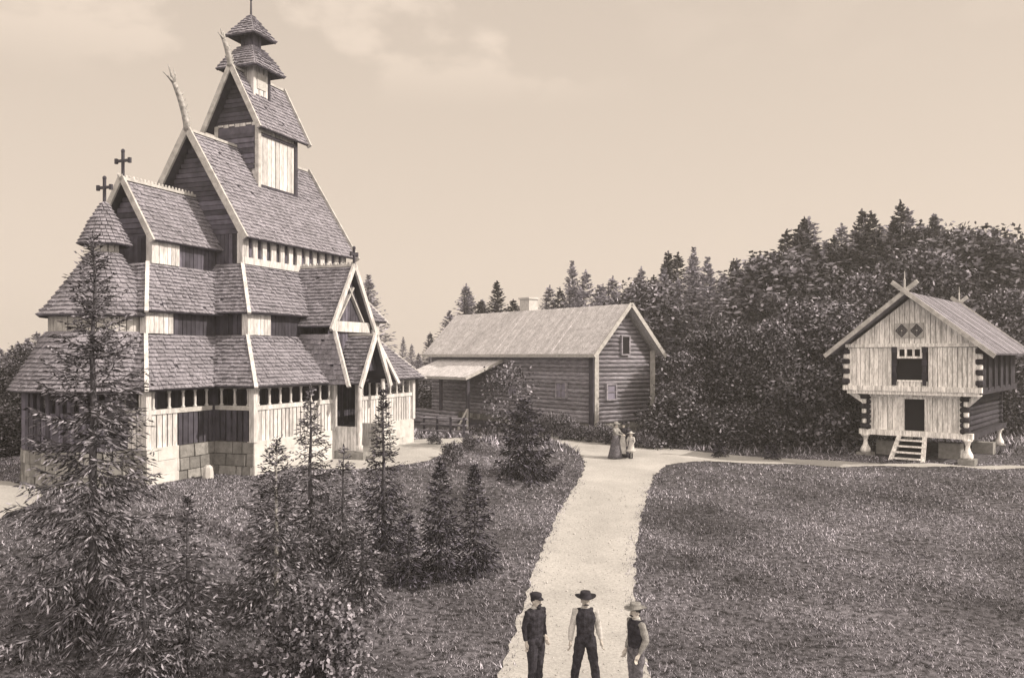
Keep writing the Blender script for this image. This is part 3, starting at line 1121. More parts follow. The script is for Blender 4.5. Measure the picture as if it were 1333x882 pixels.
# posts under the floor: waisted feet on stone blocks
for x in (-2.45, 2.5):
    for y in (-.1, SL - .6):
        t = MB()
        t.lathe([(.2, .22), (.27, .3), (.25, .42), (.13, .62), (.1, .8), (.16, .98), (.24, 1.05), (.24, 1.1)], (x, y, 0), 10)
        p_ = t.build('staddle_post', M['sboard'], sh_, smooth=True)
        t = MB(); t.box(x - .38, x + .38, y - .3, y + .3, -.3, .23); t.build('foot_stone', M['stone'], p_)
mb = MB(); mb.box(-2.75, 2.75, -.22, .06, 1.1, 1.36); mb.build('sill_beam', M['sboard'], sh_)
mb = MB(); mb.box(-2.7, 2.75, .08, SL, 1.1, 1.34); mb.build('floor', M['slog'], sh_)
for q in ((-2.2, -1.2, .7, 1.2, -.2, .75), (.95, 2.0, .6, 1.2, -.2, .8), (2.0, 3.0, 2.8, 3.4, -.2, .7)):
    mb = MB(); mb.box(*q); mb.build('foundation_stone', M['stone'], sh_)
# lower storey front, boards left and right of door
DW, DH = .5, 1.5
mb = MB()
boards(mb, (-LWd, 0), (-DW - .12, 0), ZF, ZJ - .1, .23, .05)
boards(mb, (DW + .12, 0), (LWd, 0), ZF, ZJ - .1, .23, .05)
boards(mb, (-DW - .12, 0), (DW + .12, 0), ZF + DH + .12, ZJ - .1, .2, .05)
lf = mb.build('lower_front_wall', M['sboard'], sh_)
d = MB()
d.box(-DW - .12, -DW, -.11, .02, ZF, ZF + DH); d.box(DW, DW + .12, -.11, .02, ZF, ZF + DH); d.box(-DW - .16, DW + .16, -.12, .02, ZF + DH, ZF + DH + .12)
df = d.build('door_frame', M['sboard'], lf)
d = MB(); d.box(-DW, DW, .12, .18, ZF, ZF + DH); d.build('doorway', M['void'], df)
mb = MB()
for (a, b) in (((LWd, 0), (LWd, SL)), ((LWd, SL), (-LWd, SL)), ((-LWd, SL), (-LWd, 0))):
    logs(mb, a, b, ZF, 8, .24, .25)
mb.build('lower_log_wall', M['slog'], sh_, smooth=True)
mb = MB(); mb.box(-LWd + .1, LWd - .1, .2, SL - .1, ZF, ZJ); mb.build('lower_chamber', M['void'], sh_)
# jetty beams
mb = MB()
mb.box(-UWd - .25, UWd + .2, -UP - .1, -UP + .12, ZJ - .12, ZJ + .12)
mb.box(-UWd - .05, UWd + .05, -UP - .04, -.02, ZJ - .28, ZJ - .125)
for k in range(9):
    x = -UWd + .2 + (2 * UWd - .4) * k / 8
    mb.box(x - .09, x + .09, -UP - .2, -UP - .102, ZJ - .1, ZJ + .1)
mb.box(-LWd - .3, LWd + .3, -.2, .02, ZJ - .42, ZJ - .285)
mb.build('jetty_beam', M['sboard'], sh_)
mb = MB()
mb.box(-UWd, UWd, -UP + .13, SL + .2, ZJ - .1, ZJ + .1)
mb.build('upper_floor', M['slog'], sh_)
for x in (-UWd, UWd):
    b = MB(); b.box(x - .14, x + .14, -UP + .14, SL + .3, ZJ - .2, ZJ + .08); b.build('side_beam', M['slog'], sh_)
    b = MB(); b.bar((x * .78, -.1, ZJ - .75), (x * 1.02, -.55, ZJ - .16), .18, .22); b.build('bracket', M['sboard'], sh_)
# upper storey front
OW, O0, O1 = .55, .35, 1.4
mb = MB()
boards(mb, (-UWd, -UP), (-OW - .32, -UP), ZJ + .12, ZE, .23, .05)
boards(mb, (OW + .32, -UP), (UWd, -UP), ZJ + .12, ZE, .23, .05)
boards(mb, (-OW - .3, -UP), (OW + .3, -UP), ZJ + .12, ZJ + O0, .3, .05)
uf = mb.build('upper_front_wall', M['sboard'], sh_)
d = MB()
d.box(-OW - .06, OW + .06, -UP - .08, -UP, ZJ + O1, ZJ + O1 + .1)
d.box(-OW - .06, OW + .06, -UP - .08, -UP, ZJ + O1 + .42, ZE + .02)
for k in range(4):
    x = -OW + 2 * OW * k / 3
    d.box(x - .05, x + .05, -UP - .075, -UP, ZJ + O1 + .1, ZJ + O1 + .42)
d.box(-OW - .05, OW + .05, -UP - .1, -UP, ZJ + O0 - .02, ZJ + O0 + .06)
hatch = d.build('hatch_frame', M['sboard'], uf)
d = MB(); d.box(-OW - .04, OW + .04, -UP + .12, -UP + .16, ZJ + O0, ZE); d.build('hatch_opening', M['void'], hatch)
for q in (-1, 1):
    d = MB()
    x = q * (OW + .17)
    for k in range(6):
        r = .12 if k % 2 else .085
        d.box(x - r, x + r, -UP - .14, -UP - .02, ZJ + .16 + k * .3, ZJ + .16 + k * .3 + .28)
    d.build('carved_jamb', M['slog'], uf)
mb = MB(); mb.box(-UWd + .1, UWd - .1, -UP + .2, SL, ZJ + .11, ZE + .1); mb.build('upper_chamber', M['void'], sh_)
mb = MB()
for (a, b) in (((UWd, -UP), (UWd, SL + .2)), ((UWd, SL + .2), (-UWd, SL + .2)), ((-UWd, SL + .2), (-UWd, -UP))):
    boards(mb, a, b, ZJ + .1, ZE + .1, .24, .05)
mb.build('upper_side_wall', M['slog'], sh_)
for x in (UWd + .1, ):
    for k in range(6):
        b = MB(); y = -UP + .3 + k * 1.25; b.box(x - .02, x + .08, y - .07, y + .07, ZJ, ZE); b.build('gallery_post', M['slog'], sh_)
# stacked carved log ends at the corners
for (x, y, z0, n) in ((-LWd - .17, -.22, ZF + .05, 8), (LWd + .17, -.22, ZF + .05, 8), (-UWd - .1, -UP - .05, ZJ + .2, 7), (UWd + .12, -UP - .05, ZJ + .2, 7)):
    d = MB()
    for k in range(n):
        r = .21 if k % 2 == 0 else .13
        mi = 0 if k % 2 == 0 else 1
        zz = z0 + k * .235
        d.lathe([(r * .8, 0), (r, .04), (r, .19), (r * .8, .232)], (x, y, zz), 8, mi)
    d.build('carved_log_end', [M['slog'], M['sboard']], sh_)
# gable: boards, beam, two carved panels
GZ = ZE + .12
RZ = 7.75
EH = 3.95
sl2 = (RZ - 4.95) / EH
mb = MB(); mb.box(-UWd - .1, UWd + .1, -UP - .14, -UP + .05, ZE + .02, GZ + .06); mb.build('gable_beam', M['sboard'], sh_)
mb = MB()
gh = 2.95
boards(mb, (-gh, -UP), (gh, -UP), GZ + .06, lambda s_: max(GZ + .065, RZ - .25 - sl2 * abs(s_ * 2 - 1) * gh), .25, .05)
ga = mb.build('gable_wall', M['sboard'], sh_)
for x in (-.36, .36):
    d = MB()
    d.box(x - .32, x + .32, -UP - .13, -UP - .07, GZ + .32, GZ + 1.0)
    pn = d.build('carved_panel', M['barge'], ga)
    d = MB()
    cz = GZ + .66
    for r in (.28, .19, .1):
        pts = [(x - r, cz), (x, cz - r), (x + r, cz), (x, cz + r)]
        for i in range(4):
            a, b = pts[i], pts[(i + 1) % 4]
            d.bar((a[0], -UP - .14, a[1]), (b[0], -UP - .14, b[1]), .04, .04, up=(0, 1, 0))
    d.build('diamond_carving', M['slog'], pn)
# roof
Y0, Y1 = -UP - .75, SL + .9
mb = MB()
zr_ = RZ; ze_ = 4.95
planks(mb, bil((EH, Y0, ze_), (EH, Y1, ze_), (0, Y1, zr_), (0, Y0, zr_)), .2)
planks(mb, bil((-EH, Y1, ze_), (-EH, Y0, ze_), (0, Y0, zr_), (0, Y1, zr_)), .2)
rf = mb.build('roof', M['sroof'], sh_)
for yy in (Y0 - .05, Y1 + .05):
    for q in (-1, 1):
        b = MB()
        dx = .6 if yy < 0 else .45
        b.bar((q * (EH + .08), yy - q * .04, ze_ - .1), (-q * dx, yy - q * .04, zr_ + .05 + dx * sl2), .07, .2, up=(q * sl2, 0, 1))
        b.build('bargeboard', M['barge'], rf)
    b = MB(); b.lathe([(.05, zr_ - .1), (.045, zr_ + .5), (.06, zr_ + .55), (.03, zr_ + .6), (.015, zr_ + .95)], (0, yy, 0), 8); b.build('finial', M['barge'], rf)
# steps
mb = MB()
for q in (-1, 1):
    mb.bar((q * .78 - .05, -1.15, .02), (q * .62 - .05, -.3, 1.12), .2, .1, up=(0, -1, .6))
stp = mb.build('step_stringer', M['sboard'], sh_)
for k in range(4):
    b = MB(); zz = .14 + k * .26; yy = -1.1 + k * .2
    b.box(-.7, .6, yy - .14, yy + .12, zz, zz + .06); b.build('tread', M['sboard'], sh_)

# ------------------------------------------------------------------ rail fence beside the house
fpts = [ground(545, 573), ground(600, 569)]
fa, fb_ = P(552, 0, 47.0), P(604, 0, 46.4)
fe = thing('rail_fence', 'low dark log rail fence in front of the lean-to of the log house', 'fence', (fa.x, fa.y, T(fa.x, fa.y)))
dv_ = Vector((fb_.x - fa.x, fb_.y - fa.y, T(fb_.x, fb_.y) - T(fa.x, fa.y)))
for k in range(4):
    b = MB(); q = dv_ * (k / 3); b.bar((q.x, q.y, q.z - .3), (q.x, q.y, q.z + 1.15), .12, .12); b.build('post', M['tar'], fe)
for z in (.35, .7, 1.05):
    b = MB(); b.tube([Vector((-.2, 0, z)), dv_ * .5 + Vector((0, 0, z + .02)), dv_ + Vector((.2, 0, z))], .06, 7); b.build('rail', M['log'], fe)


# ------------------------------------------------------------------ vegetation
def np_mesh(name, V, Fq, mats, mi=None, smooth=False):
    """V (n,3), Fq (m,k) all same size"""
    me = bpy.data.meshes.new(name)
    n, k = Fq.shape
    me.vertices.add(len(V)); me.vertices.foreach_set('co', np.ascontiguousarray(V, np.float32).ravel())
    me.loops.add(n * k); me.loops.foreach_set('vertex_index', np.ascontiguousarray(Fq, np.int32).ravel())
    me.polygons.add(n)
    me.polygons.foreach_set('loop_start', np.arange(0, n * k, k, dtype=np.int32))
    for m in mats: me.materials.append(m)
    if mi is not None: me.polygons.foreach_set('material_index', np.ascontiguousarray(mi, np.int32))
    me.update(calc_edges=True)
    me.validate()
    return me


def diamonds(c, d, ln, wd, rng, roll=None):
    """leaf diamonds: centre base c, direction d (unit), arrays"""
    n = len(c)
    r = rng.normal(size=(n, 3))
    s = np.cross(d, r)
    s /= np.linalg.norm(s, axis=1, keepdims=True) + 1e-9
    ln = np.broadcast_to(np.asarray(ln, float).reshape(-1, 1), (n, 1))
    wd = np.broadcast_to(np.asarray(wd, float).reshape(-1, 1), (n, 1))
    V = np.empty((n, 4, 3))
    V[:, 0] = c
    V[:, 1] = c + d * ln * .45 + s * wd * .5
    V[:, 2] = c + d * ln
    V[:, 3] = c + d * ln * .45 - s * wd * .5
    return V.reshape(-1, 3), np.arange(n * 4).reshape(n, 4)


def trunk_mesh(h, r, name, m, k=8, lean=.02, seed=0, limbs=()):
    rr = random.Random(seed)
    mb = MB()
    n = 7
    pts = [(rr.uniform(-1, 1) * lean * h * t / n, rr.uniform(-1, 1) * lean * h * t / n, -.25 + (h + .25) * t / n) for t in range(n + 1)]
    mb.tube(pts, [r * (1.25 if t == 0 else 1) * (1 - .93 * t / n) + .006 for t in range(n + 1)], k)
    for p, q, ra in limbs:
        mb.tube([p, (Vector(p) + Vector(q)) / 2 + Vector((0, 0, -.08)), q], [ra, ra * .7, ra * .25], 6)
    me = mb.build(name, m, smooth=True)
    d = me.data
    bpy.data.objects.remove(me)
    return d


def spruce_mesh(seed, h, r, gap=.27, nb=6, z0=.06, sparse=0.0, needle=.09, mat_='needle', droop=.25, power=.85, twgap=.09, width=.036):
    rng = np.random.default_rng(seed)
    cs, ds, lns = [], [], []
    br = MB()
    z = z0 * h
    while z < h * .985:
        t = z / h
        n = nb + rng.integers(-1, 2)
        a0 = rng.uniform(0, 6.28)
        for b in range(n):
            if rng.random() < sparse: continue
            a = a0 + 6.283 * b / n + rng.normal() * .25
            ln = max(.06, r * (1 - t) ** power * rng.uniform(.68, 1.12))
            el = -droop + (droop + .62) * t ** 1.3 + rng.normal() * .08
            hdir = np.array([math.cos(a), math.sin(a), 0])
            sd = np.array([-math.sin(a), math.cos(a), 0])
            zz = z + rng.normal() * gap * .25
            ns = max(3, int(ln / twgap))
            s = np.linspace(0, 1, ns + 1)
            sag = -.16 * ln * np.sin(s * PI * .75) * (1 - t) + .16 * ln * s ** 3
            pts = hdir[None] * (s * ln * math.cos(el))[:, None] + np.array([0, 0, 1.])[None] * (zz + s * ln * math.sin(el) + sag)[:, None]
            kk = [0, len(pts) // 3, 2 * len(pts) // 3, len(pts) - 1]
            rb = .007 + .008 * ln
            br.tube([pts[i] for i in kk], [rb, rb * .75, rb * .5, .003], 4)
            for i in range(1, ns + 1):
                if s[i] < .12: continue
                d = pts[i] - pts[i - 1]; d /= np.linalg.norm(d)
                for sg in (-1, 1):
                    tl = (.2 * (1 - t) + (.03 if needle > .2 else .08) + .42 * ln * (1 - s[i]) ** .8 * (.5 + .5 * s[i])) * rng.uniform(.6, 1.15)
                    tl = min(tl, .5 if needle < .2 else .9)
                    nd = needle * ((.3 if needle > .2 else .55) + (.7 if needle > .2 else .45) * min(1, (1 - t) * 1.6))
                    td = d * .62 + sd * sg * .7 + np.array([0, 0, -.5 * (1 - t) - .08 + rng.normal() * .14])
                    td /= np.linalg.norm(td)
                    m = max(1, int(tl / (nd * .9)))
                    for q in range(m):
                        qq = q / m
                        p = pts[i] + td * tl * qq + np.array([0, 0, -.16 * tl * qq ** 2])
                        cs.append(p); ds.append(td + np.array([0, 0, -.25 * qq]) + rng.normal(size=3) * .13); lns.append(nd * rng.uniform(1.3, 2.1))
                        if q % 2: cs.append(p); ds.append(td + rng.normal(size=3) * .6); lns.append(nd * .7)
                cs.append(pts[i - 1]); ds.append(d + rng.normal(size=3) * .2); lns.append(needle * 1.9 * (.25 + .75 * min(1, (1 - t) * 1.6)))
        z += gap * (1.1 - .55 * t) * rng.uniform(.8, 1.2)
    # leader: bare pointed shoot with short upright needles
    for q in range(26):
        f = q / 26
        a = rng.uniform(0, 6.28)
        e = .55 * (1 - f) + .12
        cs.append(np.array([0, 0, h * (.93 + .075 * f)])); ds.append(np.array([e * math.cos(a), e * math.sin(a), .8])); lns.append(needle * (1.0 - .4 * f) * (1 if needle < .2 else .8))
    cs = np.array(cs); ds = np.array(ds); ds /= np.linalg.norm(ds, axis=1, keepdims=True)
    V, Fq = diamonds(cs, ds, np.array(lns), width * rng.uniform(.8, 1.3, len(cs)), rng)
    bv = np.array(br.v)
    quads = np.array([f for f in br.f if len(f) == 4])
    nV = len(V)
    V = np.vstack([V, bv]); Fall = np.vstack([Fq, quads + nV])
    mi = np.r_[np.zeros(len(Fq)), np.ones(len(quads))]
    return np_mesh('crown', V, Fall, [M[mat_], M['bark']], mi)


def leafy_mesh(seed, h, r, nclus=60, per=110, leaf=.26, m='leaf', z0=.08, shape='oval', spread=.55):
    rng = np.random.default_rng(seed)
    cs, ds = [], []
    for k in range(nclus):
        t = rng.uniform(0, 1) ** .9
        z = h * (z0 + (1 - z0) * t)
        if shape == 'oval': rad = r * (math.sin(PI * (.18 + .80 * t)) ** .7)
        elif shape == 'spire': rad = r * (1 - t) ** .75
        else: rad = r * math.sqrt(max(0, 1 - t * t)) + .05
        a = rng.uniform(0, 6.28)
        q = rad * math.sqrt(rng.uniform(.25, 1.0)) * rng.uniform(.75, 1.1)
        c = np.array([q * math.cos(a), q * math.sin(a), z])
        n = int(per * rng.uniform(.6, 1.3) * (1 if shape != 'spire' else .5 + .6 * (1 - t)))
        sp = spread * (1 if shape != 'spire' else .12 + .95 * (1 - t))
        pts = c + rng.normal(size=(n, 3)) * np.array([sp, sp, sp * .6])
        pts[:, 2] = np.maximum(pts[:, 2], .05)
        cs.append(pts)
        d = rng.normal(size=(n, 3)) + np.array([math.cos(a), math.sin(a), -.2 if shape != 'spire' else -.5]) * .6
        ds.append(d)
    cs = np.vstack(cs); ds = np.vstack(ds); ds /= np.linalg.norm(ds, axis=1, keepdims=True)
    n = len(cs)
    V, Fq = diamonds(cs, ds, leaf * rng.uniform(.7, 1.4, n), leaf * .62 * rng.uniform(.7, 1.3, n), rng)
    return np_mesh('crown', V, Fq, [M[m]])


def plant(name, label, cat, loc, crown, trunk, rz=0, sc=(1, 1, 1), group=None):
    o = thing(name, label, cat, loc, rz, group, sc)
    if trunk is not None:
        t = bpy.data.objects.new('trunk', trunk); COL.objects.link(t); t.parent = o
    c = bpy.data.objects.new('crown' if trunk is not None else 'foliage', crown); COL.objects.link(c); c.parent = o
    return o


rnd = random.Random(5)
# --- young spruces in the foreground: (top px, top py, base py, half width px, options)
young = [
    ((122, 300), 815, 134, dict(gap=.36, nb=8, sparse=.08, z0=.04, power=.78, needle=.11, droop=.32), 'bark', 'tall spruce in front of the round apse, tallest of the foreground trees'),
    ((245, 648), 862, 64, dict(gap=.3, nb=8, sparse=.1, z0=.05, power=.9), 'bark', 'young spruce with bare pointed leader below the chancel corner'),
    ((360, 574), 800, 66, dict(gap=.27, nb=8, sparse=.05, z0=.06, power=.65, droop=.12), 'barkpale', 'thin sparse spruce with a pale bare stem in the foreground'),
    ((404, 502), 730, 56, dict(gap=.33, nb=8, sparse=.12, z0=.04, power=.95), 'bark', 'slender tall spruce before the south gallery, left of the porch'),
    ((447, 580), 745, 50, dict(gap=.3, nb=6, sparse=.1, z0=.03, power=.85), 'bark', 'wide low spruce between two taller spruces below the porch'),
    ((499, 508), 715, 44, dict(gap=.27, nb=7, sparse=.08, z0=.03, power=.9, mat_='needledark'), 'bark', 'dark narrow spruce standing right in front of the porch'),
    ((573, 598), 752, 40, dict(gap=.2, nb=7, sparse=.03, z0=.02, power=.85, mat_='needledark'), 'bark', 'small dark spruce, left one of a close pair near the path'),
    ((618, 606), 748, 38, dict(gap=.2, nb=7, sparse=.03, z0=.02, power=.85, mat_='needledark'), 'bark', 'small dark spruce, right one of a close pair near the path'),
    ((683, 520), 622, 50, dict(gap=.26, nb=8, sparse=.02, z0=.02, power=.6, mat_='needledark', needle=.13, width=.05, droop=.35), 'bark', 'broad dark spruce on the grass corner in front of the log house'),
    ((472, 700), 785, 44, dict(gap=.22, nb=7, sparse=.05, z0=.02, power=.7), 'bark', 'low spreading spruce above the leafy bush in the foreground'),
    ((532, 672), 762, 36, dict(gap=.22, nb=7, sparse=.03, z0=.02, power=.8, mat_='needledark'), 'bark', 'short dark spruce left of the close pair of small spruces'),
    ((188, 690), 890, 60, dict(gap=.26, nb=6, sparse=.15, z0=.03, power=.7), 'bark', 'small spruce with drooping boughs right beside the tall spruce'),
]
for i, ((tx, ty), by, hw, kw, bk, lab) in enumerate(young):
    g = ground(tx, by)
    d = g.y
    h = (CZ - (ty - HZ) / F * d) - g.z
    r = hw / F * d
    cr2 = spruce_mesh(100 + i, h, r, **kw)
    tm = trunk_mesh(h, .028 + .011 * h, 'trunk', M[bk], seed=i, lean=.008)
    plant('spruce_tree', lab, 'spruce', g, cr2, tm, rnd.uniform(0, 6), group='young spruces on the church slope')

# --- tiny saplings at the side path
for (x, y, lab) in ((937, 594, 'tiny spruce sapling beside the side path, left one of two'), (1004, 598, 'tiny spruce sapling beside the side path, right one of two')):
    g = ground(x, y)
    plant('sapling', lab, 'sapling', g, spruce_mesh(x, .75, .42, gap=.12, nb=6, mat_='needledark', needle=.09, width=.05), trunk_mesh(.7, .02, 'trunk', M['bark']), group='saplings by the side path')

# --- shrubs
bush_v = [leafy_mesh(300 + k, 1.0, .75, nclus=26, per=60, leaf=.13, m='shrub', z0=.05, shape='dome', spread=.16) for k in range(3)]
stem_v = trunk_mesh(.6, .03, 'trunk', M['bark'], seed=3)


def bush(px, py, wd, ht, lab, group=None, k=None):
    g = ground(px, py)
    s = g.y / F
    return plant('bush', lab, 'bush', g, bush_v[rnd.randrange(3) if k is None else k], stem_v, rnd.uniform(0, 6), (wd * s / .85, wd * s / .85, ht * s), group)


fg = ground(405, 884)
plant('bush', 'large leafy bright bush in the bottom foreground, nearest plant on the left slope', 'bush', fg,
      leafy_mesh(331, 1.5, 1.05, nclus=60, per=90, leaf=.1, m='shrub', z0=.03, shape='dome', spread=.2), trunk_mesh(.9, .04, 'trunk', M['bark'], seed=4))
hedge = 'shrubs along the foot of the log house'
for i, px in enumerate(range(690, 850, 13)):
    bush(px + rnd.uniform(-3, 3), 566 + (px - 690) * .115, 11 + rnd.uniform(-1, 3), 26 + rnd.uniform(-4, 9) - (px - 690) * .07, 'small leafy shrub in the row at the foot of the log house', hedge)
for px, py, wd, ht, lab in ((590, 600, 16, 22, 'low bush at the edge of the church forecourt'), (612, 585, 12, 16, 'low bush between the forecourt and the dark broad spruce'),
                            (565, 578, 10, 12, 'small bush on the pale forecourt by the church corner')):
    bush(px, py, wd, ht, lab)
# pale small leafy tree beside the broad spruce
g = ground(664, 592)
hh = (CZ - (480 - HZ) / F * g.y) - g.z
plant('leafy_tree', 'small pale leafy tree rising behind the broad dark spruce by the log house', 'tree', g,
      leafy_mesh(340, hh, 1.15, nclus=46, per=45, leaf=.14, m='shrub', z0=.25, shape='oval', spread=.3), trunk_mesh(hh * .8, .07, 'trunk', M['bark'], seed=9))

# --- forest
leafy = [leafy_mesh(400 + k, 10, 2.3, nclus=110, per=130, leaf=.235, m='leaf' if k % 2 else 'leaflight', z0=.03, spread=.5) for k in range(4)]
KW = dict(gap=.52, nb=8, sparse=.04, z0=.06, needle=.3, droop=.22, power=.8, twgap=.26, width=.13)
spires = [spruce_mesh(420 + k, 14, 2.3, mat_='leafspruce', **KW) for k in range(4)]
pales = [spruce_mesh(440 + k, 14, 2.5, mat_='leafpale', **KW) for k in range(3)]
under = [leafy_mesh(460 + k, 3, 1.9, nclus=40, per=110, leaf=.2, m='leaf', z0=.02, shape='dome', spread=.42) for k in range(3)]
tk10 = trunk_mesh(8.5, .17, 'trunk', M['bark'], seed=21)
tk14 = trunk_mesh(13.5, .2, 'trunk', M['bark'], seed=22)
tk3 = trunk_mesh(1.8, .06, 'trunk', M['bark'], seed=23)


def blocked(p, mrg=1.2):
    q = Vector((p.x - hn.x, p.y - hn.y)); a, b = q.dot(hx), q.dot(hy)
    if -3.6 - mrg < a < HW + .6 + mrg and -.9 - mrg < b < HL + 1 + mrg: return True
    q = Vector((p.x - so.x, p.y - so.y)); a, b = q.dot(sx_), q.dot(sy_)
    if -4 - mrg < a < 4 + mrg and -1.6 - mrg < b < SL + 1 + mrg: return True
    q = Vector((p.x - CH_O.x, p.y - CH_O.y)); a, b = q.dot(cu), q.dot(cv)
    return -6 - mrg < a < 12.6 + mrg and -2 - mrg < b < 10 + mrg


def ftree(px, py_top, d, kind, label, group, wid=1.0):
    x = (px - CX) / F * d
    gz = T(x, d)
    if blocked(Vector((x, d)), 1.0): return None
    h = (CZ - (py_top - HZ) / F * d) - gz
    if kind == 'leafy': me_, base, tk = rnd.choice(leafy), 10.6, tk10
    elif kind == 'spire': me_, base, tk = rnd.choice(spires), 14.1, tk14
    elif kind == 'pale': me_, base, tk = rnd.choice(pales), 14.1, tk14
    else: me_, base, tk = rnd.choice(under), 3.2, tk3
    s = h / base
    w_ = wid * (s if kind != 'under' else max(s, .7)) * rnd.uniform(.9, 1.15)
    nm = {'leafy': 'broadleaf_tree', 'spire': 'spruce_tree', 'pale': 'pine_tree', 'under': 'undergrowth_bush'}[kind]
    cat = {'leafy': 'tree', 'spire': 'spruce', 'pale': 'tree', 'under': 'bush'}[kind]
    return plant(nm, label, cat, (x, d, gz - .1), me_, tk, rnd.uniform(0, 6.28), (w_, w_, s), group)


def prof(pts, x):
    return float(np.interp(x, [p[0] for p in pts], [p[1] for p in pts]))


TOP = [(550, 425), (585, 398), (610, 372), (645, 372), (668, 395), (700, 388), (745, 345), (800, 362), (860, 336), (900, 330), (950, 336), (1000, 325), (1045, 282), (1080, 297), (1115, 275), (1170, 268), (1210, 280), (1260, 290), (1333, 303), (1450, 310)]
# front wall of the wood
px = 893
while px < 1480:
    ftree(px, rnd.uniform(400, 470) - (px - 850) * .08, 45.5 + rnd.uniform(-.8, 1.6) + max(0, px - 1070) * .03, 'leafy', 'leafy tree in the front row of the wood behind the side path', 'front row trees of the wood', 1.15)
    px += rnd.uniform(30, 46)
px = 880
while px < 1480:
    ftree(px, 505 + rnd.uniform(-22, 30), 43.2 + rnd.uniform(-.4, 1.2) + max(0, px - 1060) * .055, 'under', 'low leafy undergrowth bush at the foot of the wood', 'undergrowth bushes at the foot of the wood', 1.1)
    px += rnd.uniform(20, 30)
px = 892
while px < 1500:
    ftree(px, prof(TOP, px) + rnd.uniform(35, 75), 51.5 + rnd.uniform(-2, 2), 'leafy' if rnd.random() < .45 else 'spire', 'dark tree in the middle rows of the wood on the right', 'middle row trees of the wood', 1.1)
    px += rnd.uniform(30, 44)
px = 735
while px < 1520:
    d = 60 + rnd.uniform(-2.5, 3)
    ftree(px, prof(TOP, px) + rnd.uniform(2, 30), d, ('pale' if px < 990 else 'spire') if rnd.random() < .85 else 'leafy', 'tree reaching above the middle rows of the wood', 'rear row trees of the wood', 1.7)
    px += rnd.uniform(17, 26)
px = 560
while px < 1500:
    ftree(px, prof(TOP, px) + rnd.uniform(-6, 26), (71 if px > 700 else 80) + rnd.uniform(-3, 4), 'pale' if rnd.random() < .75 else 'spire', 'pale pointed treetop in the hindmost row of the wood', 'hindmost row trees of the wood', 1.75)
    px += rnd.uniform(13, 21)
# spires that break the skyline, one by one
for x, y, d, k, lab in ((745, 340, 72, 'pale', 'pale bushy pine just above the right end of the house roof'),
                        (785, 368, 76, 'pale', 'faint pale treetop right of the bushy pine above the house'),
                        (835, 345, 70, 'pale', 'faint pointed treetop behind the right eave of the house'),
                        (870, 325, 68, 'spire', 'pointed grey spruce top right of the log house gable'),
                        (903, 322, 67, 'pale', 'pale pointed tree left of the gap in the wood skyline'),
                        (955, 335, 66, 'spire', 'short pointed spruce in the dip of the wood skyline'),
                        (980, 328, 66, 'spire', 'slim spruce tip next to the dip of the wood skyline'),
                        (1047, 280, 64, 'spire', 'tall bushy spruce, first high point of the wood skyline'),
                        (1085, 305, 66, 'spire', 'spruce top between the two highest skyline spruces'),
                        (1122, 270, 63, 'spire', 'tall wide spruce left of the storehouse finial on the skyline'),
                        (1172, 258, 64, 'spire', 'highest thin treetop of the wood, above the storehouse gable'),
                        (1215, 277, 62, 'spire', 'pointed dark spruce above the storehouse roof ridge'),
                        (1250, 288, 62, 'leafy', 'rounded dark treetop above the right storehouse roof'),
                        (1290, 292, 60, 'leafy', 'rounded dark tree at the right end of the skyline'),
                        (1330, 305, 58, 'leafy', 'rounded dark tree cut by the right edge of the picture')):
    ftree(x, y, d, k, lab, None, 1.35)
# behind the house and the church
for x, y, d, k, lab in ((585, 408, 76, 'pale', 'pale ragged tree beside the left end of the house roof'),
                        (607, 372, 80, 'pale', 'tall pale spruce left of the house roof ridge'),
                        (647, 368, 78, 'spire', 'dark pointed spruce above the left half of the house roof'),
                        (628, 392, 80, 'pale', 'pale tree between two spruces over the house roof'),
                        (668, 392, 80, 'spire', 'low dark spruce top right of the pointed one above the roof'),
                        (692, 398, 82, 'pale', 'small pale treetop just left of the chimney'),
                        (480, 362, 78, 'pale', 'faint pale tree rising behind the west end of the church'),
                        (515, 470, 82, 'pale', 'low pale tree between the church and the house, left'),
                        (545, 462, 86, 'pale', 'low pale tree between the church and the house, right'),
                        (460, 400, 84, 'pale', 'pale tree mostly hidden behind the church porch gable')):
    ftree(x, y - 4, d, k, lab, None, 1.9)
for i in range(9):
    ftree(-95 + i * 19 + rnd.uniform(-6, 6), rnd.uniform(445, 500), 46 + rnd.uniform(-4, 8), 'leafy' if i % 2 else 'spire', 'dark tree at the left edge behind the round apse', 'trees behind the apse', 1.2)
for i in range(8):
    ftree(-90 + i * 17 + rnd.uniform(-4, 4), 548 + rnd.uniform(-18, 18), 41 + rnd.uniform(-1, 2), 'under', 'low dark bush behind the apse at the left edge', 'bushes behind the apse', 1.2)
for i in range(14):
    ftree(-60 + i * 12, rnd.uniform(428, 458), 64 + rnd.uniform(-3, 6), 'pale', 'faint pale tree far behind the apse at the left edge', 'pale trees far behind the apse', 2.6)
# low growth beyond the house and church so that no bare ground shows between them
for i in range(16):
    ftree(415 + i * 11, rnd.uniform(436, 468), 100 + rnd.uniform(-6, 10), 'pale', 'faint far tree in the gap between the church and the house', 'far trees between church and house', 1.5)
for i in range(12):
    ftree(440 + i * 17, 505 + rnd.uniform(-12, 10), 70 + rnd.uniform(-2, 6), 'under', 'low bush far behind, between the church and the house', 'bushes far behind the house', 1.6)

# --- a long light grass bank under the wood and the meadow grass
rng = np.random.default_rng(11)


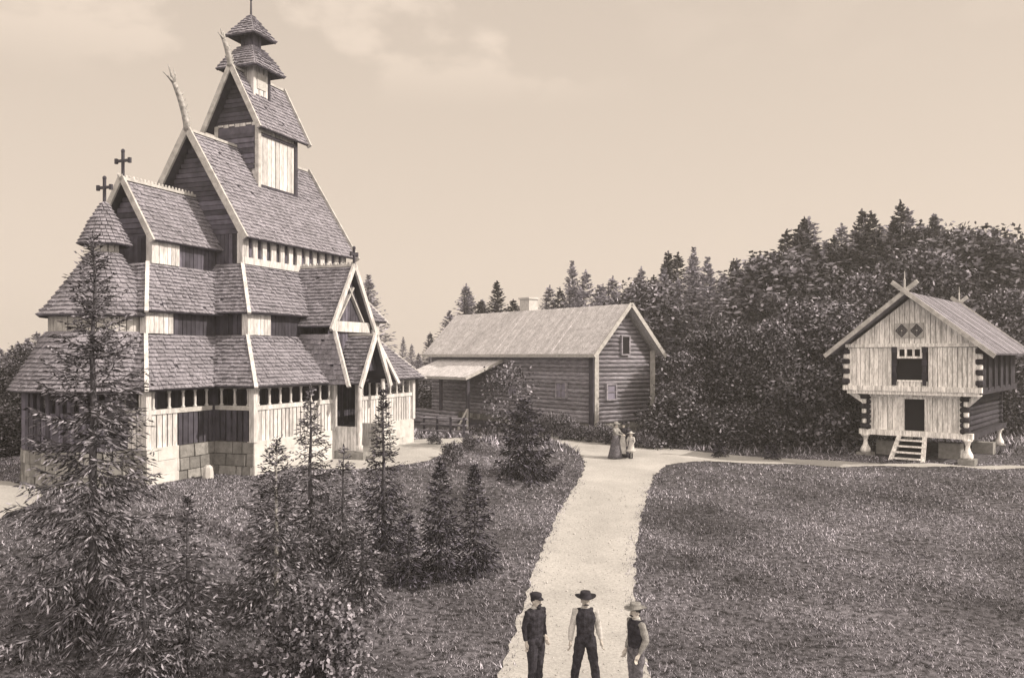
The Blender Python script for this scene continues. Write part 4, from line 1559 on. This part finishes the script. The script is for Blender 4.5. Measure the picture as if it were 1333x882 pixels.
def grass_obj(name, areas, label):
    C_, H_, W_ = [], [], []
    for (x0, x1, y0, y1, dens, h, wd, nb) in areas:
        n = int((x1 - x0) * (y1 - y0) * dens)
        p = np.stack([rng.uniform(x0, x1, n), rng.uniform(y0, y1, n)], 1)
        fr = np.abs(p[:, 0]) < p[:, 1] * .64 + 1.5
        p = p[fr]
        for pl_ in (polyA, polyB, polyC):
            p = p[~inside(p, pl_)]
        dx, dy = p[:, 0] - CH_O.x, p[:, 1] - CH_O.y
        u, v = dx * cu.x + dy * cu.y, dx * cv.x + dy * cv.y
        keep = ~((u > -.1) & (u < 12) & (v > -.1) & (v < 9.4)) & ~((u > -3.2) & (u < 0.1) & (v > 1.6) & (v < 7.6)) & ~(np.hypot(u + 2.0, v - VC) < 2.6) & ~((u > 4.8) & (u < 7.2) & (v > -1.9) & (v < .1))
        dx, dy = p[:, 0] - so.x, p[:, 1] - so.y
        a, b = dx * sx_.x + dy * sx_.y, dx * sy_.x + dy * sy_.y
        keep &= ~((np.abs(a) < 2.6) & (b > -.3) & (b < SL))
        dx, dy = p[:, 0] - hn.x, p[:, 1] - hn.y
        a, b = dx * hx.x + dy * hx.y, dx * hy.x + dy * hy.y
        keep &= ~((a > -3) & (a < HW + .2) & (b > -.2) & (b < HL))
        p = p[keep]
        # patchy growth
        q = .5 + .5 * np.sin(p[:, 0] * .55 + 1.7 * np.sin(p[:, 1] * .31)) * np.sin(p[:, 1] * .47 + .8 * np.sin(p[:, 0] * .4))
        p = p[rng.random(len(p)) < .62 + .38 * q]
        z = terr(p[:, 0], p[:, 1])
        for _ in range(nb):
            c = np.stack([p[:, 0], p[:, 1], z - .02], 1) + rng.normal(size=(len(p), 3)) * np.array([.05, .05, 0])
            C_.append(c); H_.append(h * rng.uniform(.45, 1.35, len(p))); W_.append(wd * rng.uniform(.7, 1.3, len(p)))
    # taller tufts scattered in the meadow and a ragged verge along the path
    def tufts(p, h, wd, nb):
        z = terr(p[:, 0], p[:, 1])
        for _ in range(nb):
            C_.append(np.stack([p[:, 0], p[:, 1], z - .01], 1) + rng.normal(size=(len(p), 3)) * np.array([.05, .05, 0]))
            H_.append(h * rng.uniform(.5, 1.3, len(p))); W_.append(wd * rng.uniform(.7, 1.3, len(p)))
    p = np.stack([rng.uniform(-16, 24, 4200), rng.uniform(13, 36, 4200)], 1)
    for pl_ in (polyA, polyB, polyC): p = p[~inside(p, pl_)]
    dx, dy = p[:, 0] - CH_O.x, p[:, 1] - CH_O.y
    u, v = dx * cu.x + dy * cu.y, dx * cv.x + dy * cv.y
    p = p[~((u > -5) & (u < 12) & (v > -1.9) & (v < 9.4))]
    tufts(p[::2], .10, .02, 9)
    for pl_ in (polyA, polyB):
        pl_ = pl_[pl_[:, 1] < 34]
        q = np.repeat(pl_, 5, 0) + rng.normal(size=(len(pl_) * 5, 2)) * np.array([.13, .13])
        tufts(q, .08, .022, 4)
        q = pl_ + rng.normal(size=pl_.shape) * .38
        tufts(q, .06, .025, 3)
    c = np.vstack(C_); h = np.concatenate(H_); wd = np.concatenate(W_)
    n = len(c)
    az = rng.uniform(0, 6.28, n)
    ben = rng.uniform(.3, 1.6, n) * h
    s = np.stack([np.cos(az + 1.57), np.sin(az + 1.57), np.zeros(n)], 1) * wd[:, None] * .5
    tip = c + np.stack([np.cos(az) * ben, np.sin(az) * ben, h], 1)
    V = np.empty((n, 3, 3)); V[:, 0] = c - s; V[:, 1] = c + s; V[:, 2] = tip
    me_ = np_mesh(name, V.reshape(-1, 3), np.arange(n * 3).reshape(n, 3), [M['grass']])
    o = bpy.data.objects.new(name, me_); COL.objects.link(o)
    tag(o, label, 'grass', kind='stuff')
    return o


grass_obj('grass', [(-16, 16, 12.5, 20, 300, .05, .016, 4), (-18, 20, 20, 29, 170, .06, .025, 4), (-24, 30, 29, 40, 60, .07, .04, 4), (-32, 36, 40, 52, 12, .26, .07, 4)],
          'short rough meadow grass on both sides of the path')

# ------------------------------------------------------------------ people
FOLD = bpy.data.textures.new('cloth_folds', 'CLOUDS')
FOLD.noise_scale = .11


def remesh(mb, name, m, parent, vox, smooth=6):
    o = mb.build(name, m, parent)
    r = o.modifiers.new('remesh', 'REMESH'); r.mode = 'VOXEL'; r.voxel_size = vox; r.use_smooth_shade = True
    s = o.modifiers.new('smooth', 'SMOOTH'); s.factor = .5; s.iterations = smooth
    if name != 'body':
        dm = o.modifiers.new('folds', 'DISPLACE'); dm.texture = FOLD; dm.strength = .035; dm.mid_level = .5; dm.texture_coords = 'LOCAL'
    return o


def hand(mb, w_, d, side, sc=1.0):
    """relaxed curled hand hanging from wrist w_, direction d; thumb toward the front"""
    w_ = Vector(w_); d = Vector(d).normalized()
    fwd = Vector((0, -1, 0)); fwd = (fwd - d * fwd.dot(d)).normalized()
    inn = d.cross(fwd).normalized() * (-side)
    e = w_ + d * .09 * sc
    mb.tube([w_, w_ + d * .045 * sc, e], [.022 * sc, .03 * sc, .034 * sc], 8)
    mb.tube([w_ + d * .03 * sc + fwd * .012, e + fwd * .016, e + fwd * .03 * sc], [.02 * sc, .019 * sc, .012 * sc], 8)
    for k, ln in enumerate((.075, .085, .08, .062)):
        b = e + fwd * (.03 - .02 * k) * sc
        mb.tube([b - d * .02, b + d * ln * .5 * sc, b + d * ln * .85 * sc + inn * .02 * sc, b + d * ln * sc + inn * .045 * sc], [.011 * sc, .0105 * sc, .0095 * sc, .007 * sc], 6)
    t = w_ + d * .03 * sc + fwd * .025 * sc
    mb.tube([t, t + d * .035 * sc + fwd * .02 * sc, t + d * .075 * sc + fwd * .022 * sc + inn * .015], [.014 * sc, .012 * sc, .008 * sc], 6)


def head(mb, c, sc=1.0, yaw=0.0):
    c = Vector(c)
    ro = Matrix.Rotation(yaw, 3, 'Z')
    def q(x, y, z): return c + ro @ Vector((x, y, z)) * sc
    mb.ball(q(0, .008, .025), (.076 * sc, .094 * sc, .1 * sc), 14)
    mb.ball(q(0, -.022, -.045), (.056 * sc, .066 * sc, .068 * sc), 12)
    mb.tube([q(0, -.088, .02), q(0, -.108, -.014), q(0, -.1, -.024)], [.01 * sc, .016 * sc, .012 * sc], 6)
    for s in (-1, 1):
        mb.ball(q(s * .076, .01, -.005), (.012 * sc, .02 * sc, .03 * sc), 6)
        mb.ball(q(s * .028, -.08, .012), (.013 * sc, .01 * sc, .009 * sc), 6)
    mb.tube([q(-.024, -.083, -.057), q(0, -.09, -.056), q(.024, -.083, -.057)], [.006 * sc, .009 * sc, .006 * sc], 6)
    return q


def man(name, lab, px, d, h, rz, legs=.12, arms=None, hat='brim', vest='cloth_dark', shirt='cloth_white', trousers='cloth_dark', beard='moustache', jacket=False, yaw=0.0, hatm='felt', elbow=.27):
    x = (px - CX) / F * d
    z = T(x, d) + .02
    s = h / 1.75
    o = thing(name, lab, 'person', (x, d, z), rz, scale=(s, s, s))
    feet = [(-legs, -.02, 0), (legs, .02, 0)]
    arms = arms or [((-.205, 0, 1.42), (-.285, .02, 1.14), (-.3, -.05, .9)), ((.205, 0, 1.42), (.285, .02, 1.14), (.3, -.05, .9))]
    b = MB()
    q = head(b, (0, -.02, 1.6), 1, yaw)
    b.tube([(0, .012, 1.36), (0, 0, 1.48), (0, -.012, 1.57)], [.07, .056, .056], 10)
    b.tube([(0, 0, .86), (0, 0, 1.0), (0, 0, 1.15), (0, .005, 1.3), (0, .01, 1.42), (0, .005, 1.46)], [(.13, .1), (.15, .11), (.135, .1), (.165, .115), (.15, .09), (.06, .06)], 12)
    for i, (sh2, el2, wr2) in enumerate(arms):
        b.tube([(sh2[0] * .6, sh2[1], sh2[2]), sh2, tuple((Vector(sh2) + Vector(el2)) / 2), el2, wr2], [.05, .055, .046, .038, .026], 8)
        hand(b, wr2, Vector(wr2) - Vector(el2) * .6 - Vector((0, 0, .3)) * 0 - Vector(el2) * .4, -1 if i == 0 else 1)
    for i, (fx, fy, _) in enumerate(feet):
        hx_ = -.09 if i == 0 else .09
        kx = hx_ * .45 + fx * .55
        b.tube([(hx_, 0, .92), (hx_ * .7 + kx * .3, -.005, .75), (kx, -.015, .49), (kx * .4 + fx * .6, .01, .3), (fx, fy + .01, .09)], [.09, .085, .06, .056, .038], 8)
        b.tube([(fx, fy + .04, .045), (fx, fy - .06, .04), (fx * 1.15, fy - .17, .03)], [.042, .042, .028], 8)
    remesh(b, 'body', M['skin'], o, .007, 3)
    # trousers
    t = MB()
    t.tube([(0, 0, .8), (0, 0, .9), (0, 0, 1.0), (0, 0, 1.08)], [(.1, .1), (.165, .125), (.165, .125), (.152, .115)], 12)
    for i, (fx, fy, _) in enumerate(feet):
        hx_ = -.09 if i == 0 else .09
        kx = hx_ * .45 + fx * .55
        t.tube([(hx_, 0, .95), (hx_ * .7 + kx * .3, -.005, .75), (kx, -.015, .49), (kx * .4 + fx * .6, .012, .28), (fx, fy + .01, .07)], [.105, .103, .082, .077, .074], 10)
    remesh(t, 'trousers', M[trousers], o, .011)
    for i, (fx, fy, _) in enumerate(feet):
        t = MB(); t.tube([(fx, fy + .06, .05), (fx, fy - .05, .055), (fx * 1.12, fy - .14, .04), (fx * 1.16, fy - .2, .03)], [.045, .05, .046, .025], 8)
        t.build('boot', M['cloth_dark'], o, smooth=True)
    # shirt with sleeves
    t = MB()
    t.tube([(0, 0, 1.02), (0, 0, 1.15), (0, .005, 1.3), (0, .01, 1.41), (0, .006, 1.475), (0, 0, 1.5)], [(.15, .115), (.15, .115), (.178, .127), (.172, .105), (.08, .07), (.063, .063)], 12)
    for (sh2, el2, wr2) in arms:
        t.tube([(sh2[0] * .5, sh2[1], sh2[2] - .01), sh2, tuple((Vector(sh2) + Vector(el2)) / 2), el2, tuple(Vector(el2).lerp(Vector(wr2), .6)), tuple(Vector(el2).lerp(Vector(wr2), .96))], [.06, .07, .066, .06, .055, .04], 8)
    remesh(t, 'shirt' if not jacket else 'jacket', M[shirt], o, .011)
    # waistcoat, open at the neck
    t = MB()
    t.tube([(0, 0, .99), (0, 0, 1.06), (0, 0, 1.16), (0, .004, 1.3), (0, .012, 1.4), (0, .02, 1.47)], [(.16, .128), (.166, .13), (.163, .128), (.195, .145), (.188, .135), (.15, .108)], 14)
    remesh(t, 'waistcoat', M[vest], o, .011)
    t = MB()
    k = 14
    t.loft([[(rx * math.cos(2 * PI * j / k), .004 + ry * math.sin(2 * PI * j / k), zz) for j in range(k)] for rx, ry, zz in ((.075, .078, 1.475), (.068, .07, 1.505), (.062, .064, 1.525))], False)
    t.build('collar', M['cloth_white'], o, smooth=True)
    # hair, beard
    t = MB()
    t.ball(q(0, .022, .04), (.083, .092, .085), 12)
    t.build('hair', M['hair'], o, smooth=True)
    t = MB()
    t.tube([q(-.045, -.075, -.05), q(-.02, -.098, -.038), q(.02, -.098, -.038), q(.045, -.075, -.05)], [.008, .014, .014, .008], 6)
    if beard == 'beard':
        t.ball(q(0, -.06, -.085), (.05, .045, .05), 8)
    t.build('moustache' if beard != 'beard' else 'beard', M['hair'], o, smooth=True)
    # hat
    t = MB()
    k = 20
    ct = q(0, .005, .075)
    def ring(r, zz, curl=0):
        return [ct + Vector((r * math.cos(2 * PI * j / k), r * 1.1 * math.sin(2 * PI * j / k), zz + curl * math.cos(2 * PI * j / k) ** 2)) for j in range(k)]
    if hat == 'brim':
        t.loft([ring(.19, .0, .03), ring(.12, -.012), ring(.098, -.01), ring(.1, .0)], False)
        t.loft([ring(.192, .007, .03), ring(.12, -.002), ring(.099, .004), ring(.096, .07), ring(.088, .1), ring(.05, .1), ring(.005, .088)], False)
    else:
        t.loft([ring(.092, -.015), ring(.1, .02), ring(.104, .05), ring(.096, .07), ring(.05, .088), ring(.005, .09)], False)
        ro = Matrix.Rotation(yaw, 3, 'Z')
        pk = [[ct + ro @ Vector((.085 * math.sin(a) * e, -.085 * math.cos(a) - .075 * (e2), .0 - .028 * e2)) for a in [(-1.1 + 2.2 * j / 8) for j in range(9)]] for e, e2 in ((1, 0), (.95, .6), (.8, 1))]
        t.loft(pk, False, closed=False)
        pk2 = [[p + Vector((0, 0, .01)) for p in r_] for r_ in pk]
        t.loft(pk2[::-1], False, closed=False)
    t.build('hat' if hat == 'brim' else 'cap', M[hatm], o, smooth=True)
    return o


man('person', 'man in peaked cap and dark suit on the path, turned to the right', 697, 15.35, 1.78, R(40), legs=.075, hat='cap', beard='beard',
    arms=[((-.175, 0, 1.42), (-.205, .06, 1.15), (-.19, .03, .91)), ((.175, 0, 1.42), (.22, .06, 1.15), (.15, -.1, .98))], shirt='cloth_dark', yaw=R(12), vest='cloth_dark')
man('person', 'man in wide hat, dark waistcoat and white sleeves, legs apart, middle man', 762, 15.4, 1.78, R(4), legs=.21, hat='brim',
    arms=[((-.18, 0, 1.42), (-.235, .03, 1.15), (-.27, -.03, .9)), ((.18, 0, 1.42), (.235, .03, 1.15), (.275, -.03, .9))])
man('person', 'man in brimmed hat and pale shirt at the right edge of the path, turned left', 828, 14.95, 1.73, R(-62), legs=.08, hat='brim', hatm='straw', shirt='cloth_pale',
    arms=[((-.175, 0, 1.42), (-.22, .05, 1.15), (-.2, -.07, .91)), ((.175, 0, 1.42), (.22, .06, 1.15), (.2, -.08, .92))], trousers='cloth_mid', beard='moustache')


def lady(lab, px, d, h, rz, dress='cloth_pale', blouse='cloth_pale', hatm='cloth_pale', hatr=.2, skirt_to=.02, arms=None, apron=False, child=False):
    x = (px - CX) / F * d
    z = T(x, d) + .02
    s = h / 1.65
    o = thing('person', lab, 'person', (x, d, z), rz, scale=(s, s, s))
    arms = arms or [((-.17, 0, 1.34), (-.25, -.02, 1.08), (-.2, -.14, .9)), ((.17, 0, 1.34), (.25, -.02, 1.08), (.2, -.14, .9))]
    b = MB()
    q = head(b, (0, -.02, 1.5), .97 if not child else 1.25, 0)
    b.tube([(0, .01, 1.28), (0, 0, 1.38), (0, -.01, 1.46)], [.06, .047, .047], 8)
    b.tube([(0, 0, .82), (0, 0, .95), (0, 0, 1.07), (0, 0, 1.22), (0, .01, 1.36)], [(.13, .1), (.155, .11), (.11, .09), (.14, .11), (.1, .07)], 10)
    for i, (a, e, w2) in enumerate(arms):
        b.tube([(a[0] * .5, 0, a[2]), a, e, w2], [.04, .045, .034, .023], 7)
        hand(b, w2, Vector(w2) - Vector(e), -1 if i == 0 else 1, .92)
    for sx2 in (-1, 1):
        b.tube([(sx2 * .08, 0, .86), (sx2 * .075, -.01, .46), (sx2 * .07, .01, .08)], [.085, .055, .036], 8)
        b.tube([(sx2 * .07, .03, .04), (sx2 * .07, -.07, .04), (sx2 * .075, -.15, .028)], [.037, .037, .025], 7)
    remesh(b, 'body', M['skin'], o, .012, 3)
    t = MB()
    rings = []
    k = 24
    for zz, rx, ry in ((1.06, .125, .105), (.98, .165, .14), (.8, .2, .18), (.45, .26, .25), (skirt_to + .15, .31, .31), (skirt_to, .34, .35)):
        if skirt_to > .2: rx *= .9; ry *= .9
        rings.append([(rx * (1 + .045 * math.sin(9 * 2 * PI * j / k) * (1 - zz)) * math.cos(2 * PI * j / k), ry * (1 + .045 * math.sin(9 * 2 * PI * j / k) * (1 - zz)) * math.sin(2 * PI * j / k) + .03 * (1 - zz), zz) for j in range(k)])
    t.loft(rings, True)
    t.build('skirt', M[dress], o, smooth=True)
    t = MB()
    t.tube([(0, 0, 1.02), (0, 0, 1.08), (0, -.005, 1.22), (0, .008, 1.34), (0, 0, 1.41)], [(.13, .108), (.125, .103), (.16, .13), (.15, .1), (.055, .055)], 12)
    for (a, e, w2) in arms:
        t.tube([(a[0] * .5, 0, a[2] - .01), a, tuple((Vector(a) + Vector(e)) / 2), e, w2], [.055, .07, .06, .045, .034], 8)
    remesh(t, 'blouse', M[blouse], o, .014)
    t = MB(); t.ball(q(0, .03, .035), (.088, .09, .09), 10)
    if not child: t.ball(q(0, .1, .02), (.045, .045, .045), 8)
    t.build('hair', M['hair'], o, smooth=True)
    t = MB()
    c = q(0, .0, .085)
    k = 18
    def ring(r, zz): return [c + Vector((r * math.cos(2 * PI * j / k), r * math.sin(2 * PI * j / k), zz)) for j in range(k)]
    t.loft([ring(hatr, -.01), ring(hatr * 1.01, .004), ring(.1, .02), ring(.092, .085), ring(.05, .1), ring(.004, .102)], True)
    t.build('hat', M[hatm], o, smooth=True)
    for sx2 in (-1, 1):
        t = MB(); t.tube([(sx2 * .07, .045, .04), (sx2 * .07, -.06, .045), (sx2 * .075, -.17, .03)], [.04, .043, .025], 7)
        if child: t.tube([(sx2 * .07, .01, .06), (sx2 * .072, 0, .42)], [.046, .056], 8)
        t.build('boot' if not child else 'stocking', M['cloth_dark'], o, smooth=True)
    if apron:
        t = MB()
        t.loft([[(a * w2, -y, zz) for a in (-1, -.5, 0, .5, 1)] for zz, w2, y in ((1.03, .09, .145), (.8, .13, .2), (.45, .16, .265), (.2, .18, .33))], False, closed=False)
        t.loft([[(a * w2, -y - .012, zz) for a in (1, .5, 0, -.5, -1)] for zz, w2, y in ((1.03, .09, .145), (.8, .13, .2), (.45, .16, .265), (.2, .18, .33))], False, closed=False)
        t.build('apron', M['cloth_white'], o, smooth=True)
    return o


lady('woman in long pale dress and pale hat reaching out to her companions', 801.5, 38.9, 1.66, R(50), dress='cloth_mid',
     arms=[((-.17, 0, 1.34), (-.2, -.16, 1.14), (-.05, -.36, 1.08)), ((.17, 0, 1.34), (.2, -.16, 1.14), (.06, -.38, 1.1))])
lady('woman in dark dress and white apron between pale woman and child', 811.5, 39.2, 1.6, R(-15), dress='cloth_dark', blouse='cloth_dark', hatm='felt', hatr=.16, apron=True)
lady('child in a white knee length dress and wide hat on the path', 821.5, 38.7, 1.2, R(-35), dress='cloth_white', blouse='cloth_white', hatm='cloth_white', hatr=.24, skirt_to=.44, child=True)

# ------------------------------------------------------------------ the air
mb = MB(); mb.box(-620, 620, -160, 640, -4.5, 24)
hz = bpy.data.materials.new('haze'); hz.use_nodes = True
t = hz.node_tree; t.nodes.remove(t.nodes['Principled BSDF'])
pv = t.nodes.new('ShaderNodeVolumePrincipled')
pv.inputs['Color'].default_value = (.96, .95, .94, 1); pv.inputs['Density'].default_value = 0.0011; pv.inputs['Anisotropy'].default_value = 0.2
t.links.new(pv.outputs[0], t.nodes['Material Output'].inputs['Volume'])
tag(mb.build('haze', hz), kind='stuff')

# loose stones on the gravel
rg = np.random.default_rng(3)
p = np.stack([rg.uniform(-3, 6, 9000), rg.uniform(13.5, 32, 9000)], 1)
p = p[inside(p, polyA)][:1100]
z = terr(p[:, 0], p[:, 1]) + .022
r = rg.uniform(.008, .03, len(p)) * (1 + (rg.random(len(p)) > .97))
oc = np.array([(1, 0, 0), (0, 1, 0), (-1, 0, 0), (0, -1, 0), (0, 0, .8), (0, 0, -.4)])
V = np.concatenate([p, z[:, None]], 1)[:, None, :] + oc[None] * r[:, None, None] * rg.uniform(.6, 1.3, (len(p), 6, 1))
fo = np.array([(0, 1, 4), (1, 2, 4), (2, 3, 4), (3, 0, 4), (1, 0, 5), (2, 1, 5), (3, 2, 5), (0, 3, 5)])
gm_ = np_mesh('gravel', V.reshape(-1, 3), (np.arange(len(p))[:, None, None] * 6 + fo[None]).reshape(-1, 3), [M['barge']])
go_ = bpy.data.objects.new('gravel', gm_); COL.objects.link(go_)
tag(go_, 'loose dark pebbles scattered over the pale path', 'gravel', kind='stuff')
